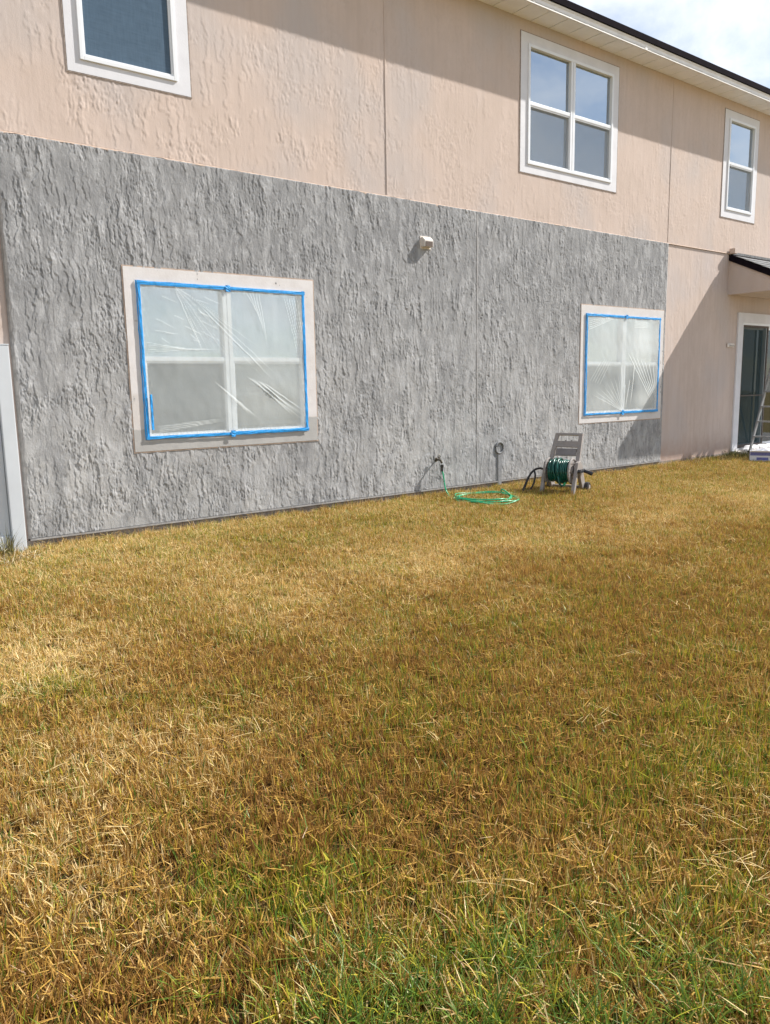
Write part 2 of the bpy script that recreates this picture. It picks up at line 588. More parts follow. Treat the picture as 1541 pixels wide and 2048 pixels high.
def relief_wall(name, x0, x1, z0, z1, dx, dz, holes, hf, mat, ybase, skirt=0.03, label=None):
    xs_ = [x0]
    while xs_[-1] < x1 - 1e-6:
        xs_.append(min(x1, xs_[-1] + dx(xs_[-1])))
    xs_ = np.array(xs_)
    nz = max(2, int(round((z1 - z0) / dz)) + 1)
    zs_ = np.linspace(z0, z1, nz)
    X, Z = np.meshgrid(xs_, zs_)
    h, low_dark = hf(X, Z)
    nx = len(xs_)
    co = np.stack([X, ybase - h, Z], -1).reshape(-1, 3)
    xc = (X[:-1, :-1] + X[1:, 1:]) / 2
    zc = (Z[:-1, :-1] + Z[1:, 1:]) / 2
    keep = np.ones(xc.shape, bool)
    for (a, b_, c, d) in holes:
        keep &= ~((xc > a) & (xc < b_) & (zc > c) & (zc < d))
    idx = np.arange(nx * nz).reshape(nz, nx)
    q = np.stack([idx[:-1, :-1], idx[:-1, 1:], idx[1:, 1:], idx[1:, :-1]], -1)[keep]
    # skirt back into the wall along the outer border
    border = np.concatenate([idx[0, :], idx[1:, -1], idx[-1, -2::-1], idx[-2:0:-1, 0]])
    bc = co[border].copy()
    bc[:, 1] = ybase + skirt
    nb = len(border)
    off = len(co)
    co = np.concatenate([co, bc])
    k = np.arange(nb)
    k2 = (k + 1) % nb
    q = np.concatenate([q, np.stack([border[k2], border[k], off + k, off + k2], -1)])
    me = bpy.data.meshes.new(name)
    me.vertices.add(len(co))
    me.vertices.foreach_set('co', co.ravel())
    me.loops.add(q.size)
    me.loops.foreach_set('vertex_index', q.ravel().astype(np.int32))
    me.polygons.add(len(q))
    me.polygons.foreach_set('loop_start', np.arange(0, q.size, 4, dtype=np.int32))
    me.update(calc_edges=True)
    me.validate()
    at = me.attributes.new('rough', 'FLOAT', 'POINT')
    vals = np.zeros(len(co), np.float32)
    vals[:nx * nz] = low_dark.ravel()
    at.data.foreach_set('value', vals)
    o = hpart(link(name, me, mat))
    return o


def hole(k, pad=0.04):
    a, b_, c, d = WIN[k][1]
    return (a - pad, b_ + pad, c - pad, d + pad)


def h_grey(X, Z):
    jag = (vn(X / .020, Z / .014, 3) - .5) * .0065 + (vn(X / .13, Z / .20, 4) - .5) * .030
    den = sst(.28, .60, vn(X / .22 + 9, Z / .26, 95) * .6 + vn(X / .08, Z / .10, 96) * .4)
    patch = sst(.42, .58, vn(X / .24, Z / .22, 51) * .6 + vn(X / .08, Z / .09, 52) * .4)
    d1 = drag_layer(X + jag, Z, 11, 0.048, 0.165, 0.40)
    d2 = drag_layer(X + jag * .8 + .3, Z, 31, 0.026, 0.085, 0.44)
    d3 = drag_layer(X + jag * 1.2 + .7, Z, 71, 0.100, 0.24, 0.48)
    pl = vn((X + jag) / .050, Z / .13, 41) * .6 + vn((X + jag) / .020, Z / .045, 42) * .4
    plate = sst(.49, .51, pl)
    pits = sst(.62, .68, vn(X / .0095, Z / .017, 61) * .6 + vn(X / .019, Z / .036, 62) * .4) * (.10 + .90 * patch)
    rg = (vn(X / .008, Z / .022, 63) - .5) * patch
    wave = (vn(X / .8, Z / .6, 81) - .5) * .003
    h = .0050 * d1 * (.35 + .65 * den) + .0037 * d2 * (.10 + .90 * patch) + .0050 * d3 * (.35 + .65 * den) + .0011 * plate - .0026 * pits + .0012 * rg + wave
    pit_dark = np.clip(.40 * pits + .26 * patch * (1 - plate) + .10 * (1 - plate) - .03, 0, 1)  # colour darkening of pits and valleys, partly painted shade
    return h + .005, pit_dark


def h_tan(X, Z):
    jag = (vn(X / .022, Z / .016, 103) - .5) * .0065 + (vn(X / .14, Z / .25, 104) - .5) * .025
    den = sst(.34, .62, vn(X / .30 + 3, Z / .26, 195) * .6 + vn(X / .10, Z / .10, 196) * .4)
    patch = sst(.46, .62, vn(X / .26, Z / .24, 151) * .65 + vn(X / .09, Z / .10, 152) * .35)
    d1 = drag_layer(X + jag, Z, 111, 0.060, 0.13, 0.47)
    d2 = drag_layer(X + jag + .3, Z, 131, 0.031, 0.075, 0.47)
    side = (.72 + .40 * sst(7.0, 2.0, X)) * (1 + .2 * sst(4.2, 3.4, Z))
    pits = sst(.64, .71, vn(X / .013, Z / .024, 161)) * patch
    st = vn(X / .016, Z / .6, 171)
    wave = (vn(X / .9, Z / .7, 181) - .5) * .003
    h = (.0029 * d1 * (.35 + .65 * den) + .0027 * d2 * (.12 + .88 * patch) - .0014 * pits) * side + .0005 * st + wave
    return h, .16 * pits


near = lambda x: 0.0036 + max(0.0, x - 1.5) * 0.00085
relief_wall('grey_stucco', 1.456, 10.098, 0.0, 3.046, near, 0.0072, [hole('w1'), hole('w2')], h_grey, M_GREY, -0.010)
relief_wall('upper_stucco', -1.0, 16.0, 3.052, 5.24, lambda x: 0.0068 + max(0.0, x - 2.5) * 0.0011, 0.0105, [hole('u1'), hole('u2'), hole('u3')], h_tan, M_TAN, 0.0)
DOORX0, DOORX1, DOORZ = 12.235, 14.05, 2.042
relief_wall('lower_stucco', 10.102, 16.0, -0.03, 3.046, lambda x: 0.014, 0.016, [(DOORX0 - .05, DOORX1 + .05, -1, DOORZ + .05)], h_tan, M_TANLOW, 0.0)
relief_wall('lower_stucco', -1.0, 1.440, -0.03, 3.046, lambda x: 0.02, 0.02, [], h_tan, M_TANLOW, 0.0)


def hb(mb, name, mat, **kw):
    return hpart(mb.build(name, mat, **kw))


# wall core behind the stucco, far sides, back, roof
core = MB()
spans = sorted([hole(k, -0.005) for k in ('u1', 'u2', 'u3')])
for (x0, x1, lst, z0, z1) in ((-1.0, 16.0, ['u1', 'u2', 'u3'], 3.05, 5.24), (-1.0, 12.18, ['w1', 'w2'], -0.4, 3.05)):
    hs = [WIN[k][1] for k in lst]
    px = x0
    for (a, b_, c, d) in hs:
        core.box(px, a, 0.031, 0.16, z0, z1)
        core.box(a, b_, 0.031, 0.16, z0, c)
        core.box(a, b_, 0.031, 0.16, d, z1)
        px = b_
    core.box(px, x1, 0.031, 0.16, z0, z1)
core.box(12.18, 14.1, 0.031, 0.16, DOORZ + .06, 3.05)
core.box(14.1, 16.0, 0.031, 0.16, -0.4, 3.05)
hb(core, 'wall_core', M_ROOM)
hb(MB().box(-1.0, -0.84, 0.16, 9, -0.4, 5.24).box(15.84, 16.0, 0.16, 9, -0.4, 5.24).box(-1.0, 16.0, 9, 9.16, -0.4, 5.24), 'outer_wall', M_TANLOW)
hb(MB().box(-0.83, 15.83, 0.162, 8.98, -0.06, -0.02).box(-0.83, 15.83, 0.162, 8.98, 2.80, 3.0).box(-0.83, 15.83, 1.9, 2.0, -0.02, 2.79).box(-0.83, 15.83, 1.9, 2.0, 3.01, 5.2), 'inner_floor', M_ROOM)
hb(MB().box(1.30, 12.2, -0.006, 0.030, -0.45, -0.015), 'foundation', M_FOUND)
hb(MB().box(1.452, 10.10, -0.026, 0.002, -0.014, -0.002), 'weep_screed', M_GJOINT)

# expansion joints and their beads
hb(MB().box(5.111, 5.121, -0.0062, 0.0, 3.07, 5.2), 'control_joint', M_TAN)
hb(MB().box(10.098, 10.110, -0.0050, 0.0, 3.07, 5.2), 'control_joint', M_TAN)
hb(MB().box(6.367, 6.378, -0.0195, -0.01, 0.004, 3.04), 'control_joint', M_CJOINT)
hb(MB().box(10.100, 10.106, -0.014, 0.0, 0.0, 3.04), 'control_joint', M_JOINT)
# ragged peach lip where the grey patch meets the old stucco
rs = np.random.RandomState(5)
V, Fc = [], []
xx = np.arange(-1, 16.01, 0.05)
lo = 3.046 - np.clip(rs.randn(len(xx)) * .006 + .002, -.004, .022) * (xx < 10.1) * (xx > 1.45)
for i, x in enumerate(xx):
    V += [(x, -0.0155, lo[i]), (x, -0.0135, 3.050), (x, 0.004, lo[i]), (x, -0.001, 3.058)]
for i in range(len(xx) - 1):
    a, b_ = i * 4, i * 4 + 4
    Fc += [(a, b_, b_ + 1, a + 1), (a + 2, b_ + 2, b_, a), (a + 1, b_ + 1, b_ + 3, a + 3)]
hpart(pydata('band_joint', V, Fc, M_JOINT))
V, Fc = [], []
zz = np.arange(0, 3.05, 0.05)
for z in zz:
    e = rs.randn() * .004
    V += [(1.450, -0.020, z), (1.464 + e, -0.024, z), (1.438, 0.004, z)]
for i in range(len(zz) - 1):
    a, b_ = i * 3, i * 3 + 3
    Fc += [(a, a + 1, b_ + 1, b_), (a + 2, a, b_, b_ + 2)]
hpart(pydata('edge_lip', V, Fc, M_GJOINT))


def slats(x0, x1, z0, z1, y, pitch=0.046, tilt=0.017):
    V, Fc = [], []
    z = z0
    while z < z1:
        k = len(V)
        V += [(x0, y - tilt, z), (x1, y - tilt, z), (x1, y + tilt, z + pitch * .76), (x0, y + tilt, z + pitch * .76)]
        Fc.append((k, k + 1, k + 2, k + 3))
        z += pitch
    return V, Fc


def window(key, bays, trim_mat, screen, gy=0.0, caulk=None, ty=-0.0085, fy=-0.022, blindy=0.075, lower_screen=None):
    """one window of the house: trim, frame, rails, panes, screens, blind"""
    (tx0, tx1, tz0, tz1), (fx0, fx1, fz0, fz1) = WIN[key]
    root = bpy.data.objects.new('window', None)
    COL.objects.link(root)
    root.parent = house
    root.location = Vector((tx0, 0, tz0)) - HO
    O = Vector((tx0, 0, tz0))

    def wp(o):
        o.parent = root
        o.location = -O
        return o
    w = fx0 - tx0 + 0.004
    mb = MB()
    mb.box(tx0, fx0 + .004, ty, 0.03, tz0, tz1).box(fx1 - .004, tx1, ty, 0.03, tz0, tz1)
    mb.box(fx0 + .004, fx1 - .004, ty, 0.03, fz1 - .004, tz1).box(fx0 + .004, fx1 - .004, ty, 0.03, tz0, fz0 + .004)
    wp(mb.build('trim', trim_mat))
    if caulk is not None:
        e = 0.010
        wp(MB().ring_frame(tx0 - e, tx1 + e, tz0 - e, tz1 + e, e - .0005, caulk, 0.02).build('caulk_line', M_JOINT if key[0] == 'w' else M_CAULK))
    fwid = 0.032
    wp(MB().ring_frame(fx0, fx1, fz0, fz1, fwid, fy, 0.06).build('frame', M_WHITE, bevel=0.003))
    edges = [fx0 + fwid] + [fx0 + (fx1 - fx0) * (i / bays) for i in range(1, bays)] + [fx1 - fwid]
    zmid = fz0 + (fz1 - fz0) * 0.515
    if bays == 2:
        xm = edges[1]
        wp(MB().box(xm - .040, xm - .004, fy + .002, 0.06, fz0 + fwid, fz1 - fwid).box(xm + .004, xm + .040, fy + .002, 0.06, fz0 + fwid, fz1 - fwid).box(xm - .004, xm + .004, fy + .012, 0.05, fz0 + fwid, fz1 - fwid).build('mullion', M_WHITE))
    for i in range(bays):
        a = edges[i] + (0.040 if i > 0 else 0)
        b_ = edges[i + 1] - (0.040 if i < bays - 1 else 0)
        wp(MB().box(a, b_, fy + .006, 0.05, zmid - .018, zmid + .020).build('meeting_rail', M_WHITE, bevel=0.003))
        wp(MB().ring_frame(a, b_, fz0 + fwid, zmid - .018, 0.016, fy + .012, 0.03).build('sash', M_WHITE))
        wp(MB().box(a, b_, 0.020, 0.024, zmid + .02, fz1 - fwid).build('pane', M_GLASS))
        wp(MB().box(a + .016, b_ - .016, 0.0285, 0.0325, fz0 + fwid + .016, zmid - .034).build('pane', M_GLASSLOW if key[0] == 'w' else M_GLASS))
        sm = screen[i] if isinstance(screen, (list, tuple)) else screen
        if sm is not None:
            wp(pydata('insect_screen', [(a + .016, fy + .022, fz0 + fwid + .016), (b_ - .016, fy + .022, fz0 + fwid + .016), (b_ - .016, fy + .022, zmid - .034), (a + .016, fy + .022, zmid - .034)], [(0, 1, 2, 3)], sm))
        V, Fc = slats(a - .02, b_ + .02, fz0 + .03, fz1 - .03, blindy)
        bl = wp(pydata('blind', V, Fc, M_BLIND))
    return root


window('w1', 2, M_TRIM1, [M_SCREEN3, None], caulk=-0.0195, ty=-0.0222, fy=-0.0285)
window('w2', 2, M_TRIM2, [M_SCREEN, M_SCREEN], caulk=-0.0195, ty=-0.0222, fy=-0.0285)
window('u1', 1, M_TRIM, M_SCREEN2, caulk=-0.0068)
window('u2', 2, M_TRIM, M_SCREEN, caulk=-0.0068)
window('u3', 1, M_TRIM, M_SCREEN, caulk=-0.0068)

# eave: soffit panels, fascia, dark shingle edge, roof
OV, ZS = 0.328, 5.205
soff = bpy.data.objects.new('soffit', None)
COL.objects.link(soff)
soff.parent = house
soff.location = Vector((6, -OV / 2, ZS)) - HO
sm = MB()
sm.box(0, .291, -OV / 2, OV / 2 - .003, 0, 0.010)
sm.box(.2915, .3045, -OV / 2, OV / 2 - .003, 0.012, 0.016)
p0 = sm.build('soffit_panel', M_SOFFIT, parent=soff)
for i in range(56):
    o = p0 if i == 0 else p0.copy()
    if i:
        COL.objects.link(o)
        o.parent = soff
    o.location = (-1.0 + i * .305 - 6, 0, 0.0008 * random.uniform(-1, 1))
fb = MB().box(-1.1, 16.1, -OV, -OV + .018, ZS - .012, ZS + .070).box(-1.1, 16.1, -OV - .006, -OV - .0005, ZS + .052, ZS + .074).build('fascia', M_FASCIA)
hpart(fb)
for xj in (3.2, 8.95, 14.0):
    hb(MB().box(xj, xj + .05, -OV - .0035, -OV - .0002, ZS - .012, ZS + .051), 'fascia_lap', M_FASCIA)
rf = MB()
rf.poly([(-1.15, -OV - .026, ZS + .076), (-1.15, -OV - .026, ZS + .146), (-1.15, 4.6, ZS + .146 + 5.0 * .42), (-1.15, 9.5, ZS + .146), (-1.15, 9.5, ZS + .076), (-1.15, 4.6, ZS + .02 + 5.0 * .42)], (17.3, 0, 0))
hb(rf, 'roof', M_ROOFEDGE)

# porch roof over the sliding door
PX0, PX1, PD, PS = 11.758, 16.4, 0.85, 0.465
porch = bpy.data.objects.new('porch_roof', None)
COL.objects.link(porch)
porch.parent = house
porch.location = Vector((PX0, 0, 2.44)) - HO
PO = Vector((PX0, 0, 2.44))


def pp(o):
    o.parent = porch
    o.location = Vector(o.location) - PO
    return o


zt = 3.046
pp(MB().poly([(PX0, 0.0, 2.443), (PX0, -PD, 2.443), (PX0, -PD, zt - .10 - PD * PS), (PX0, 0.0, zt - .10)], (0.10, 0, 0)).build('side_panel', M_TANLOW))
pp(MB().box(PX0 + .1, PX1, -PD, -PD + .10, 2.443, zt - .10 - PD * PS).build('beam', M_TANLOW))
pp(MB().box(PX0 + .1, PX1, -PD + .10, -0.012, 2.446, 2.47).build('ceiling', M_PORCHCEIL))
pp(MB().poly([(PX0 - .022, -0.006, zt - .098), (PX0 - .022, -.93, zt - .098 - .93 * PS), (PX0 - .022, -.93, zt - .012 - .93 * PS), (PX0 - .022, -0.006, zt - .012)], (0.020, 0, 0)).build('rake_board', M_ROOFEDGE))
pp(MB().box(PX0 - .002, PX1, -.93, -.91, zt - .115 - .93 * PS, zt - .014 - .93 * PS).build('fascia', M_ROOFEDGE))
pp(MB().poly([(PX0, -0.02, zt - .024), (PX0, -.93, zt - .024 - .93 * PS), (PX0, -.93, zt - .008 - .93 * PS), (PX0, -0.02, zt - .008)], (PX1 - PX0, 0, 0)).build('deck', M_ROOFEDGE))
pp(MB().box(PX0 - .03, PX0 + .045, -0.10, -0.012, zt - .005, zt + .075).build('flashing', M_TAN, bevel=.006))
pp(MB().box(PX0 + .05, PX1, -0.028, -0.0075, zt - .006, zt + .03).build('flashing', M_SHINGLE))
pp(MB().box(16.1, 16.3, -.84, -.64, -0.2, 2.443).build('post', M_TANLOW))
slope = math.atan(PS)
shm = MB().box(0, .298, -.165, 0, 0, .007).build('shingle', M_SHINGLE)
shm.parent = porch
first = True
for r_ in range(7):
    yy = -.93 + .155 + r_ * .132
    if yy > 0.01:
        break
    x = PX0 - .03 - (.15 if r_ % 2 else 0)
    while x < PX1 - .1:
        o = shm if first else shm.copy()
        if not first:
            COL.objects.link(o)
            o.parent = porch
        first = False
        o.location = Vector((max(x, PX0 - .03), yy - .002, zt - .002 + yy * PS + random.uniform(0, .003))) - PO
        o.rotation_euler = (slope - .045, 0, 0)
        x += .302

# sliding door
door = bpy.data.objects.new('sliding_door', None)
COL.objects.link(door)
door.parent = house
door.location = Vector((DOORX0, 0, 0)) - HO
DO = Vector((DOORX0, 0, 0))


def dp(o):
    o.parent = door
    o.location = -DO
    return o


dp(MB().box(12.088, DOORX0, -.026, .03, 0.003, 2.19).box(DOORX1, DOORX1 + .15, -.026, .03, 0.003, 2.19).box(DOORX0, DOORX1, -.026, .03, DOORZ, 2.19).build('trim', M_TRIM))
dp(MB().ring_frame(DOORX0, DOORX1, 0.003, DOORZ, .035, -.012, .13).build('frame', M_WHITE))
xm = 13.14
dp(MB().ring_frame(DOORX0 + .035, xm + .035, .04, DOORZ - .035, .055, .085, .125).build('sash', M_WHITE))
dp(MB().ring_frame(xm - .035, DOORX1 - .035, .04, DOORZ - .035, .055, .040, .080).build('sash', M_WHITE))
dp(MB().box(DOORX0 + .09, xm - .02, .103, .108, .095, DOORZ - .09).build('pane', M_GLASSDK))
dp(MB().box(xm + .02, DOORX1 - .09, .058, .063, .095, DOORZ - .09).build('pane', M_GLASSDK))
dp(MB().ring_frame(DOORX0 + .037, xm - .04, .042, DOORZ - .037, .030, -.004, .012, .05).box(DOORX0 + .067, xm - .07, -.002, .010, .88, .895).build('screen_frame', M_DARKBROWN))
dp(pydata('insect_screen', [(DOORX0 + .06, .004, .08), (xm - .06, .004, .08), (xm - .06, .004, DOORZ - .06), (DOORX0 + .06, .004, DOORZ - .06)], [(0, 1, 2, 3)], M_SCREEND))
mb = MB()
x = DOORX0 + .05
while x < DOORX1 - .05:
    if not (13.30 < x < 13.36):
        mb.poly([(x, .19, .05), (x + .075, .225, .05), (x + .075, .226, .05), (x, .191, .05)], (0, 0, 1.93))
    x += .082
dp(mb.build('vertical_blind', simple('door_blind', (0.30, 0.33, 0.33), .6, .1)))

# small things fixed to the walls
vent = bpy.data.objects.new('vent_hood', None)
COL.objects.link(vent)
vent.parent = house
vent.location = Vector((5.605, -0.016, 2.64)) - HO
mb = MB()
mb.poly([(-.062, 0, -.050), (-.062, 0, .052), (-.062, -.030, .052), (-.062, -.066, .020), (-.062, -.066, -.050), ], (.124, 0, 0))
mb.build('hood', M_VENT, parent=vent, bevel=.007)
MB().box(-.048, .048, -.0715, -.067, -.046, .004).build('flap', M_VENTIN, parent=vent)
MB().box(-.074, .074, -.008, -.001, -.064, .064).build('flange', M_VENT, parent=vent)

spig = bpy.data.objects.new('spigot', None)
COL.objects.link(spig)
spig.parent = house
spig.location = Vector((5.735, -0.016, 0.325)) - HO
spig.scale = (.72, 1.0, .72)
MB().tube([(0, 0, 0), (0, -.055, 0), (0, -.085, -.012), (0, -.098, -.045)], [.013, .013, .016, .015], 10).build('body', M_METAL, parent=spig, smooth=True)
MB().tube([(0, 0, 0), (0, -.007, 0)], .032, 14).build('escutcheon', M_METAL, parent=spig)
mb = MB().tube([(0, -.060, .012), (0, -.052, .050)], .006, 6)
mb.tube([(.026 * math.cos(a), -.052, .052 + .026 * math.sin(a)) for a in np.linspace(0, 2 * math.pi, 12, endpoint=False)], .0055, 6, closed=True)
mb.box(-.024, .024, -.055, -.049, .049, .055)
mb.build('handle', M_METAL, parent=spig)

cond = bpy.data.objects.new('conduit', None)
COL.objects.link(cond)
cond.parent = house
cond.location = Vector((6.745, -0.016, 0.0)) - HO
MB().poly([(-.036, .004, -.05), (-.028, -.012, -.05), (.028, -.012, -.05), (.036, .004, -.05)], (0, 0, .385)).build('cover', M_CONDUIT, parent=cond)
mb = MB()
mb.tube([(-.004 + .066 * math.cos(a), -.006, .395 + .066 * math.sin(a)) for a in np.linspace(0, 2 * math.pi, 26, endpoint=False)], .0125, 8, closed=True)
mb.build('ring', M_RING, parent=cond, smooth=True)

plate = MB().box(-.10, .10, -.010, 0, -.005, .055).box(-.04, .09, -.022, -.0101, .010, .040).build('wall_plate', M_VENT)
plate.location = (11.90, -.010, 1.655)
hpart(plate)
hb(MB().box(11.85, 11.99, -.035, -.0325, 1.667, 1.674), 'plate_slot', M_DARKBROWN)


# ------------------------------------------------------------------ masking film and tape over the two lower windows
def tape_strip(p0, p1, w, y, parent, seed, curl=.003, nm='tape'):
    """a strip of painter's tape with slightly crooked, creased edges"""
    rs = np.random.RandomState(seed)
    p0, p1 = np.array(p0, float), np.array(p1, float)
    d = p1 - p0
    L = np.linalg.norm(d)
    d /= L
    nrm = np.array([-d[1], d[0]])
    n = max(6, int(L / .05))
    V, Fc = [], []
    for i in range(n + 1):
        t = i / n
        c = p0 + d * L * t + nrm * rs.randn() * .0006
        for j, k in enumerate((-.5, -.15, .2, .5)):
            q = c + nrm * w * k + nrm * (rs.randn() * .0008)
            V.append((q[0], y - (rs.rand() * curl) - (0.0015 if j in (1, 2) else 0), q[1]))
    for i in range(n):
        for j in range(3):
            a = i * 4 + j
            Fc.append((a, a + 4, a + 5, a + 1))
    o = pydata(nm, V, Fc, M_TAPE)
    md = o.modifiers.new('thickness', 'SOLIDIFY')
    md.thickness = .0012
    o.parent = parent
    o.location = -Vector(parent.location)
    return o


def film(key, mat, folds, label, seed, tags, broad=()):
    (fx0, fx1, fz0, fz1) = WIN[key][1]
    root = empty('masking_sheet', label, 'plastic sheet', (fx0, -.05, fz0), group='plastic masking sheets taped over windows')
    W, H = fx1 - fx0, fz1 - fz0
    nx, nz = (230, 190)
    u = np.linspace(0.012, 0.988, nx)
    v = np.linspace(0.012, 0.988, nz)
    U, Vv = np.meshgrid(u, v)
    X, Z = U * W, Vv * H
    y = np.zeros_like(X)
    fo = np.zeros_like(X)
    rs = np.random.RandomState(seed)
    wob = (vn(X / .05, Z / .05, seed) - .5) * .006

    for (u0, v0, u1, v1, wd, am) in folds:
        wd, am = wd * .62, am * .5
        a = np.array((u0 * W, v0 * H))
        b_ = np.array((u1 * W, v1 * H))
        d = b_ - a
        L = np.hypot(*d)
        t = ((X - a[0]) * d[0] + (Z - a[1]) * d[1]) / L ** 2
        s = ((X - a[0]) * d[1] - (Z - a[1]) * d[0]) / L + wob
        tp = sst(-.02, .10, t) * sst(1.02, .60, t)
        g = np.exp(-(s / wd) ** 2) * tp
        y += am * g - .45 * am * np.exp(-((s + wd * 1.8) / (wd * 1.3)) ** 2) * tp
        fo += g * min(1.0, .25 + am / .005)  # folds whiten the film: thicker plastic plus highlight streaks put into its opacity
    y += (vn(X / .25, Z / .22, seed + 4) - .5) * .010 + (vn(X / .06, Z / .09, seed + 5) - .5) * .0035
    # crumple next to the tape
    e = np.minimum(np.minimum(X, W - X), np.minimum(Z, H - Z))
    ce = np.exp(-(e / .05) ** 2)
    cr = (vn(X / .012, Z / .03, seed + 7) - .5)
    y += ce * cr * .006
    fo += ce * sst(.0, .5, cr) * .5
    for (uc, vc, ru, rv, am) in broad:
        fo += am * np.exp(-((U - uc) / ru) ** 2 - ((Vv - vc) / rv) ** 2)
    co = np.stack([fx0 + X, -.0335 - (-.0032 + .002 * np.logaddexp(0, (y * .8 + .0032) / .002)), fz0 + Z], -1).reshape(-1, 3)
    idx = np.arange(nx * nz).reshape(nz, nx)
    q = np.stack([idx[:-1, :-1], idx[:-1, 1:], idx[1:, 1:], idx[1:, :-1]], -1).reshape(-1, 4)
    me = bpy.data.meshes.new('film')
    me.vertices.add(len(co))
    me.vertices.foreach_set('co', co.ravel())
    me.loops.add(q.size)
    me.loops.foreach_set('vertex_index', q.ravel().astype(np.int32))
    me.polygons.add(len(q))
    me.polygons.foreach_set('loop_start', np.arange(0, q.size, 4, dtype=np.int32))
    me.update(calc_edges=True)
    me.shade_smooth()
    at = me.attributes.new('fold', 'FLOAT', 'POINT')
    at.data.foreach_set('value', np.clip(fo, -1, 1).ravel().astype(np.float32))
    o = link('film', me, mat, root)
    o.location = -Vector(root.location)
    t = .032
    yb = -.0350
    xmid = (fx0 + fx1) / 2
    for i, (a, b_, w_) in enumerate((((fx0 + .012, fz0 - .004), (fx0 + .012, fz1 + .004), t - .008), ((fx1 - .016, fz0 - .002), (fx1 - .016, fz1 + .004), t - .004),
                                     ((fx0 - .004, fz1 - .014), (xmid, fz1 - .014), t), ((xmid, fz1 - .015), (fx1 + .004, fz1 - .015), t - .003),
                                     ((fx0 - .004, fz0 + .014), (xmid, fz0 + .010), t - .006), ((xmid, fz0 + .014), (fx1 + .004, fz0 + .014), t))):
        tape_strip(a, b_, w_, yb - .0007 * i, root, seed * 10 + i)
    # tape wrapped round the side of the frame
    V = []
    for z in np.linspace(fz0 - .004, fz1 + .004, 24):
        V += [(fx0 - .006 + rs.randn() * .001, -.0365, z), (fx0 - .011 + rs.randn() * .002, -.025, z)]
    sd = pydata('tape', V, [(2 * i, 2 * i + 1, 2 * i + 3, 2 * i + 2) for i in range(23)], M_TAPE)
    sd.parent = root
    sd.location = -Vector(root.location)
    for i, (a, b_, w_) in enumerate(tags):
        tape_strip(a, b_, w_, yb - .0075 - .001 * i, root, seed * 20 + i, .005, 'tape_tab')
    return root


rsf = np.random.RandomState(3)
f1 = []
for du, dv in ((.20, -.50), (.24, -.47), (.30, -.50), (.36, -.55), (.42, -.50), (.55, -.68), (.60, -.66), (.50, -.42), (.38, -.30), (.30, -.22)):
    f1.append((.20, .985, .20 + du * 1.0, .985 + dv * .95, rsf.uniform(.0022, .0045), rsf.uniform(.002, .0045)))
f1 += [(.34, .86, .78, .36, .006, .010), (.36, .86, .80, .40, .004, .006), (.20, .97, .34, .56, .005, .008), (.27, .80, .345, .545, .004, .006)]
for k in range(7):
    f1.append((.60 + k * .018, .40 - k * .008, .97 - (k % 3) * .03, .07 + k * .012, rsf.uniform(.004, .007), rsf.uniform(.004, .010)))
for k in range(6):
    f1.append((.40 + k * .012, .37 - k * .012, .62 + k * .01, .12 - k * .004, .005, rsf.uniform(.003, .006)))
for k in range(6):
    f1.append((.86 + k * .017, .96, .95 + k * .006, .52 + k * .03, .004, rsf.uniform(.004, .008)))
for k in range(5):
    f1.append((.02, .62 - k * .015, .30 + k * .04, .57 + k * .004, .005, .004))
    f1.append((.05, .04 + k * .010, .46, .10 + k * .004, .005, .004))
    f1.append((.62 + k * .02, .97, .70 + k * .01, .80 - k * .05, .006, .004))
for k in range(16):
    a, b_ = rsf.uniform(.05, .45), rsf.uniform(.62, .93)
    f1.append((a, b_, a + rsf.uniform(.04, .12), b_ - rsf.uniform(.0, .08), .006, .003))
(fx0, fx1, fz0, fz1) = WIN['w1'][1]
film('w1', M_FILM, f1, 'large crinkled clear plastic sheet blue-taped over the left ground floor window', 21,
     [(((fx0 + fx1) / 2 + .01, fz1 - .045), ((fx0 + fx1) / 2 + .01, fz1 + .010), .046), (((fx0 + fx1) / 2 - .005, fz0 - .018), ((fx0 + fx1) / 2 - .005, fz0 + .040), .044),
      ((fx0 + .052, fz0 + .08), (fx0 + .052, fz0 + .38), .020)],
     broad=[(.75, .28, .28, .24, .45), (.28, .75, .24, .22, .28), (.75, .75, .24, .24, .28)])
f2 = []
for k in range(8):
    f2.append((.50, .02, .06 + k * .05, .22 + k * .030, .006, rsf.uniform(.004, .009)))
for k in range(7):
    f2.append((.55 + .06 * k, .62 - k * .02, .94 + .004 * k, .06 + k * .02, .010, rsf.uniform(.005, .010)))
f2 += [(.52, .30, .50, .02, .014, .012), (.58, .35, .53, .05, .014, .010), (.64, .50, .60, .08, .016, .010), (.46, .5, .49, .03, .008, .008)]
for k in range(5):
    f2.append((.02, .93 - k * .022, .36, .985 - k * .004, .005, .006))
    f2.append((.62, .95 - k * .015, .86, .94 - k * .012, .006, .004))
    f2.append((.06 + .03 * k, .34 - .01 * k, .22 + .03 * k, .58, .005, .004))
(gx0, gx1, g0, g1) = WIN['w2'][1]
film('w2', M_FILM2, f2, 'smaller milky plastic sheet blue-taped over the window behind the hose reel', 33,
     [(((gx0 + gx1) / 2 + .02, g1 - .04), ((gx0 + gx1) / 2 + .02, g1 + .012), .05), (((gx0 + gx1) / 2 - .015, g0 - .02), ((gx0 + gx1) / 2 - .015, g0 + .045), .05)],
     broad=[(.76, .75, .24, .30, .85), (.26, .78, .26, .3, .5), (.62, .32, .07, .2, -.3), (.25, .38, .2, .10, -.12), (.80, .14, .14, .12, .5), (.25, .12, .2, .12, .35), (.85, .38, .1, .12, -.25)])  # upper right patch paints the sun's reflection as whiter film

# ------------------------------------------------------------------ hoses
hose = empty('garden_hose', 'bright green garden hose from the spigot lying coiled on dry grass', 'hose', (5.9, -.6, -.1))


